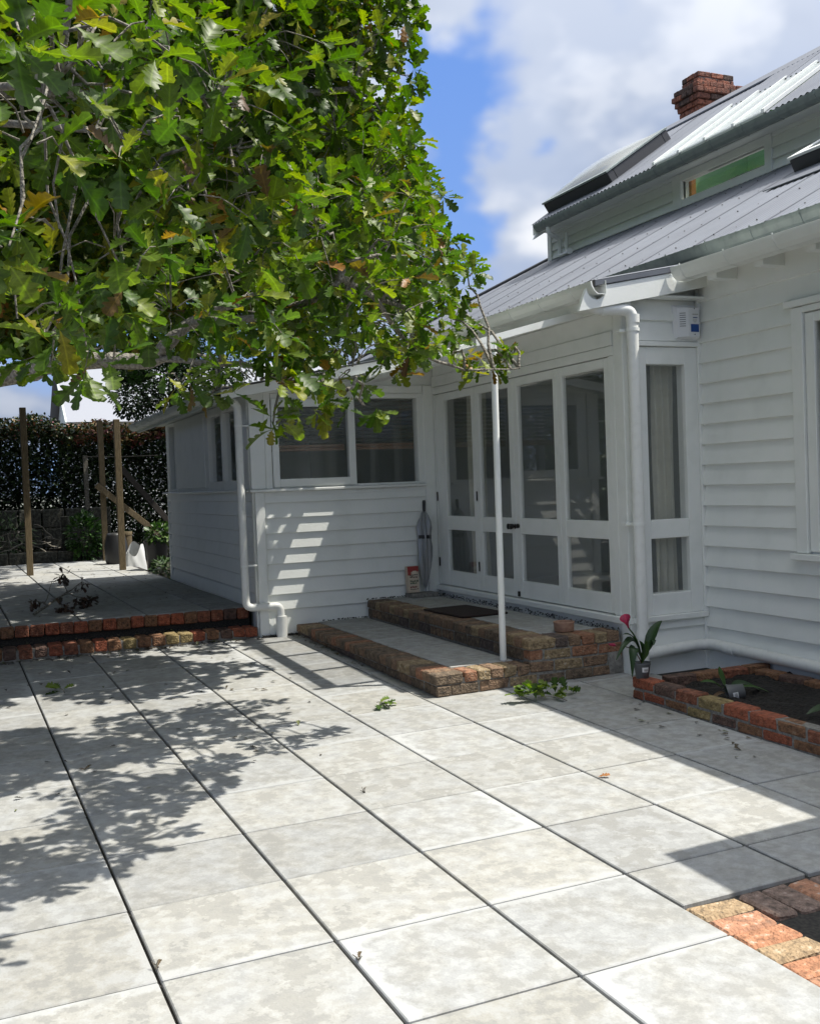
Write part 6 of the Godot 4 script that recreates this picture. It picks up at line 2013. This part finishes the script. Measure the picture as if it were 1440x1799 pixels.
func make_porch_things() -> void:
	var coir := mapped(ramp_texture([lin(0.010, 0.006, 0.005), lin(0.028, 0.016, 0.012), lin(0.05, 0.03, 0.02)], [0.0, 0.5, 1.0], 0.14, 256, 120, 2), 5.0, 1.0, M.brick_bump, 0.5)
	var m := thing("doormat", "dark brown coir doormat on the upper step before the doors", "doormat", Vector3(4.1, 0.415, -4.9))
	put(m, "pile", Geo.new().block(Vector3(4.112, 0.424, -4.90), Vector3(0.225, 0.008, 0.36), 0.006, 0.0, null, Basis(Vector3.UP, 0.06)), coir)
	var clay := mapped(ramp_texture([lin(0.24, 0.13, 0.085), lin(0.34, 0.20, 0.14), lin(0.42, 0.28, 0.2)], [0.0, 0.5, 1.0], 0.03, 128, 121), 6.0, 0.75)
	var bowl := thing("clay_bowl", "shallow brown clay bowl on the corner of the upper brick step", "bowl", Vector3(4.205, 0.413, -3.40))
	put(bowl, "body", Geo.new().lathe([Vector2(0.0, 0.0), Vector2(0.066, 0.0), Vector2(0.074, 0.008), Vector2(0.077, 0.06), Vector2(0.08, 0.066), Vector2(0.08, 0.074), Vector2(0.074, 0.076), Vector2(0.07, 0.07), Vector2(0.066, 0.014), Vector2(0.0, 0.01)], Vector3(4.205, 0.413, -3.40), 32), clay)
	var tray := thing("stone_block", "grey stone slab under the umbrella in the door corner", "slab", Vector3(4.33, 0.413, -6.33))
	put(tray, "body", Geo.new().block(Vector3(4.335, 0.434, -6.335), Vector3(0.145, 0.021, 0.092), 0.004, 0.002, rng), M.mortar)
	# the carton: printed paper on a box
	var im := Image.create(96, 192, false, Image.FORMAT_RGB8)
	im.fill(Color(0.80, 0.74, 0.66))
	im.fill_rect(Rect2i(0, 0, 96, 40), Color(0.62, 0.24, 0.22))
	im.fill_rect(Rect2i(0, 40, 30, 26), Color(0.64, 0.30, 0.26))
	im.fill_rect(Rect2i(42, 34, 34, 22), Color(0.86, 0.80, 0.72))
	var r := RandomNumberGenerator.new()
	r.seed = 77
	for line in [[60, Color(0.25, 0.2, 0.2), 8], [74, Color(0.3, 0.22, 0.2), 10], [104, Color(0.12, 0.25, 0.16), 14], [122, Color(0.2, 0.35, 0.25), 8], [146, Color(0.45, 0.14, 0.14), 12], [166, Color(0.25, 0.2, 0.2), 6]]:
		var x := 18
		while x < 80:
			var w := r.randi_range(4, 13)
			im.fill_rect(Rect2i(x, line[0] + r.randi_range(-2, 2), w, line[2]), line[1])
			x += w + r.randi_range(2, 5)
	var print_m := StandardMaterial3D.new()
	print_m.albedo_texture = ImageTexture.create_from_image(im)
	print_m.roughness = 0.6
	var box := thing("carton", "tall printed red and cream carton leaning against the weatherboards", "carton", Vector3(4.25, 0.456, -6.37))
	var turn := Basis(Vector3(1, 0, 0), -0.06)
	var mid := Vector3(4.252, 0.592, -6.372)
	put(box, "body", Geo.new().block(mid, Vector3(0.062, 0.134, 0.03), 0.002, 0.0, null, turn), plain(lin(0.55, 0.45, 0.36), 0.7))
	var front := Geo.new()
	var f := []
	for q in [[-0.06, -0.132], [0.06, -0.132], [0.06, 0.132], [-0.06, 0.132]]:
		f.append(mid + turn * Vector3(q[0], q[1], 0.0315))
	var nn := turn * Vector3(0, 0, 1)
	front.smooth_tri(f[0], f[1], f[2], nn, nn, nn, Vector2(0, 1), Vector2(1, 1), Vector2(1, 0))
	front.smooth_tri(f[0], f[2], f[3], nn, nn, nn, Vector2(0, 1), Vector2(1, 0), Vector2(0, 0))
	put(box, "print", front, print_m)
	# the furled umbrella
	var tip := Vector3(4.385, 0.462, -6.345)
	var top := Vector3(4.425, 1.386, -6.40)
	var axis := (top - tip).normalized()
	var ux := axis.cross(Vector3(0, 0, 1)).normalized()
	var uz := axis.cross(ux)
	var umb := thing("umbrella", "furled silver grey umbrella with black handle leaning in the door corner", "umbrella", tip)
	var prof := [[0.045, 0.008], [0.07, 0.016], [0.16, 0.034], [0.27, 0.052], [0.36, 0.060], [0.46, 0.062], [0.53, 0.056], [0.58, 0.058], [0.66, 0.064], [0.72, 0.056], [0.78, 0.034], [0.81, 0.016]]
	var rows := []
	for p: Array in prof:
		var ring := []
		for k in 64:
			var a := TAU * k / 64.0
			var fold: float = 1.0 + 0.26 * sin(a * 8.0 + p[0] * 7.0) + 0.10 * sin(a * 3.0 - p[0] * 11.0)
			ring.append(tip + axis * (p[0] + 0.012 * sin(a * 4.0)) + (ux * cos(a) + uz * sin(a)) * p[1] * fold)
		rows.append(ring)
	var silver := plain(lin(0.30, 0.31, 0.32), 0.32, 0.35)
	put(umb, "canopy", Geo.new().sheet(rows, true), silver)
	put(umb, "ferrule", Geo.new().tube([tip, tip + axis * 0.06], 0.005, 8), plain(lin(0.4, 0.4, 0.4), 0.3, 0.8))
	put(umb, "shaft", Geo.new().tube([tip + axis * 0.05, tip + axis * 0.82], 0.006, 8), M.black)
	put(umb, "handle", Geo.new().tube([tip + axis * 0.80, tip + axis * 0.825, tip + axis * 0.915, tip + axis * 0.927], [0.010, 0.016, 0.017, 0.013], 12), M.black)
	put(umb, "tie_band", Geo.new().tube([tip + axis * 0.535, tip + axis * 0.57], 0.066, 18, false), M.black)
	# the alarm box
	var al := thing("alarm_box", "white alarm siren box with a blue panel under the porch eave", "alarm box", Vector3(5.15, 2.56, -3.05))
	var plastic := plain(lin(0.74, 0.75, 0.77), 0.4)
	var lo := [Vector2(5.048, -3.086), Vector2(5.062, -3.052), Vector2(5.135, -3.012), Vector2(5.238, -3.018), Vector2(5.246, -3.086)]
	var body := Geo.new()
	var c := Vector3(5.15, 2.69, -3.06)
	var a := []
	var b := []
	for p: Vector2 in lo:
		a.append(Vector3(p.x, 2.585 if p.y > -3.07 else 2.562, p.y))
		b.append(Vector3(p.x, 2.80 if p.y > -3.07 else 2.822, p.y))
	for i in 5:
		body.face([a[i], a[(i + 1) % 5], b[(i + 1) % 5], b[i]], c)
	body.face(a.duplicate(), c)
	body.face(b.duplicate(), c)
	put(al, "case", body, plastic)
	put(al, "back_plate", Geo.new().box(5.04, 5.262, 2.556, 2.828, -3.089, -3.084), plastic)
	put(al, "blue_panel", Geo.new().block(Vector3(5.192, 2.65, -3.0145), Vector3(0.038, 0.029, 0.002), 0.001, 0.0, null, Basis(Vector3.UP, 0.058)), plain(lin(0.005, 0.06, 0.28), 0.35))
	var louvre := Basis(Vector3.UP, -0.50)
	var ink := plain(lin(0.12, 0.12, 0.13), 0.6)
	for k in 7:
		put(al, "louvre", Geo.new().block(Vector3(5.096, 2.665 + k * 0.016, -3.0325), Vector3(0.022, 0.0022, 0.0015), 0.0, 0.0, null, louvre), ink)
	# emblem: a small keyed shield under two bars
	var emblem := Geo.new()
	emblem.block(Vector3(5.197, 2.752, -3.0128), Vector3(0.026, 0.0035, 0.001), 0.0)
	put(al, "emblem_bar", emblem, plain(lin(0.42, 0.42, 0.40), 0.6))
	put(al, "emblem_bar", Geo.new().block(Vector3(5.196, 2.728, -3.0128), Vector3(0.02, 0.003, 0.001), 0.0), plain(lin(0.03, 0.05, 0.2), 0.6))
	put(al, "emblem", Geo.new().prism(PackedVector2Array([Vector2(5.174, 2.720), Vector2(5.212, 2.720), Vector2(5.210, 2.702), Vector2(5.193, 2.688), Vector2(5.176, 2.702)]), "z", -3.0145, -3.0125), plain(lin(0.6, 0.6, 0.6), 0.6))
	for y: float in [2.602, 2.795]:
		put(al, "screw", Geo.new().lathe([Vector2(0.0, 0.0), Vector2(0.005, 0.0), Vector2(0.004, 0.003), Vector2(0.0, 0.003)], Vector3(5.19, y, -3.014), 8, Basis(Vector3(1, 0, 0), PI / 2)), ink)
	# curtains and blinds
	curtain("curtain", "cream curtain behind the far leaf of the french doors", "x", 4.76, -6.02, -5.62, 0.55, 2.42, 4.0)
	curtain("curtain", "cream curtain behind the leaf of the french doors nearest the corner post", "x", 4.76, -3.52, -3.26, 0.55, 2.42, 3.0)
	curtain("curtain", "cream curtain behind the narrow porch window below the alarm box", "z", -3.27, 4.96, 5.16, 0.55, 2.42, 3.0)
	curtain("curtain", "pale curtain behind the casement window of the long wall", "x", 5.52, -1.80, -1.45, 0.9, 2.6, 5.0)
	venetian_blind("dark wooden venetian blind half lowered behind the sliding sash", 2.90, 3.66, 2.42, 1.93, -6.62)
	venetian_blind("dark wooden venetian blind half lowered behind the fixed pane by the doors", 3.72, 4.42, 2.42, 1.93, -6.62)


func _ready() -> void:
	rng.seed = 20240
	make_view()
	make_materials()
	make_ground()
	make_terrace_steps()
	make_door_steps()
	make_planter()
	make_border()
	make_house()
	make_canopy()
	make_garden()
	make_hedge()
	make_added_shade_hedge()
	make_added_rear_hedge()
	make_oak(get_node("camera").transform)
	make_porch_things()
	make_plants()
	make_litter()
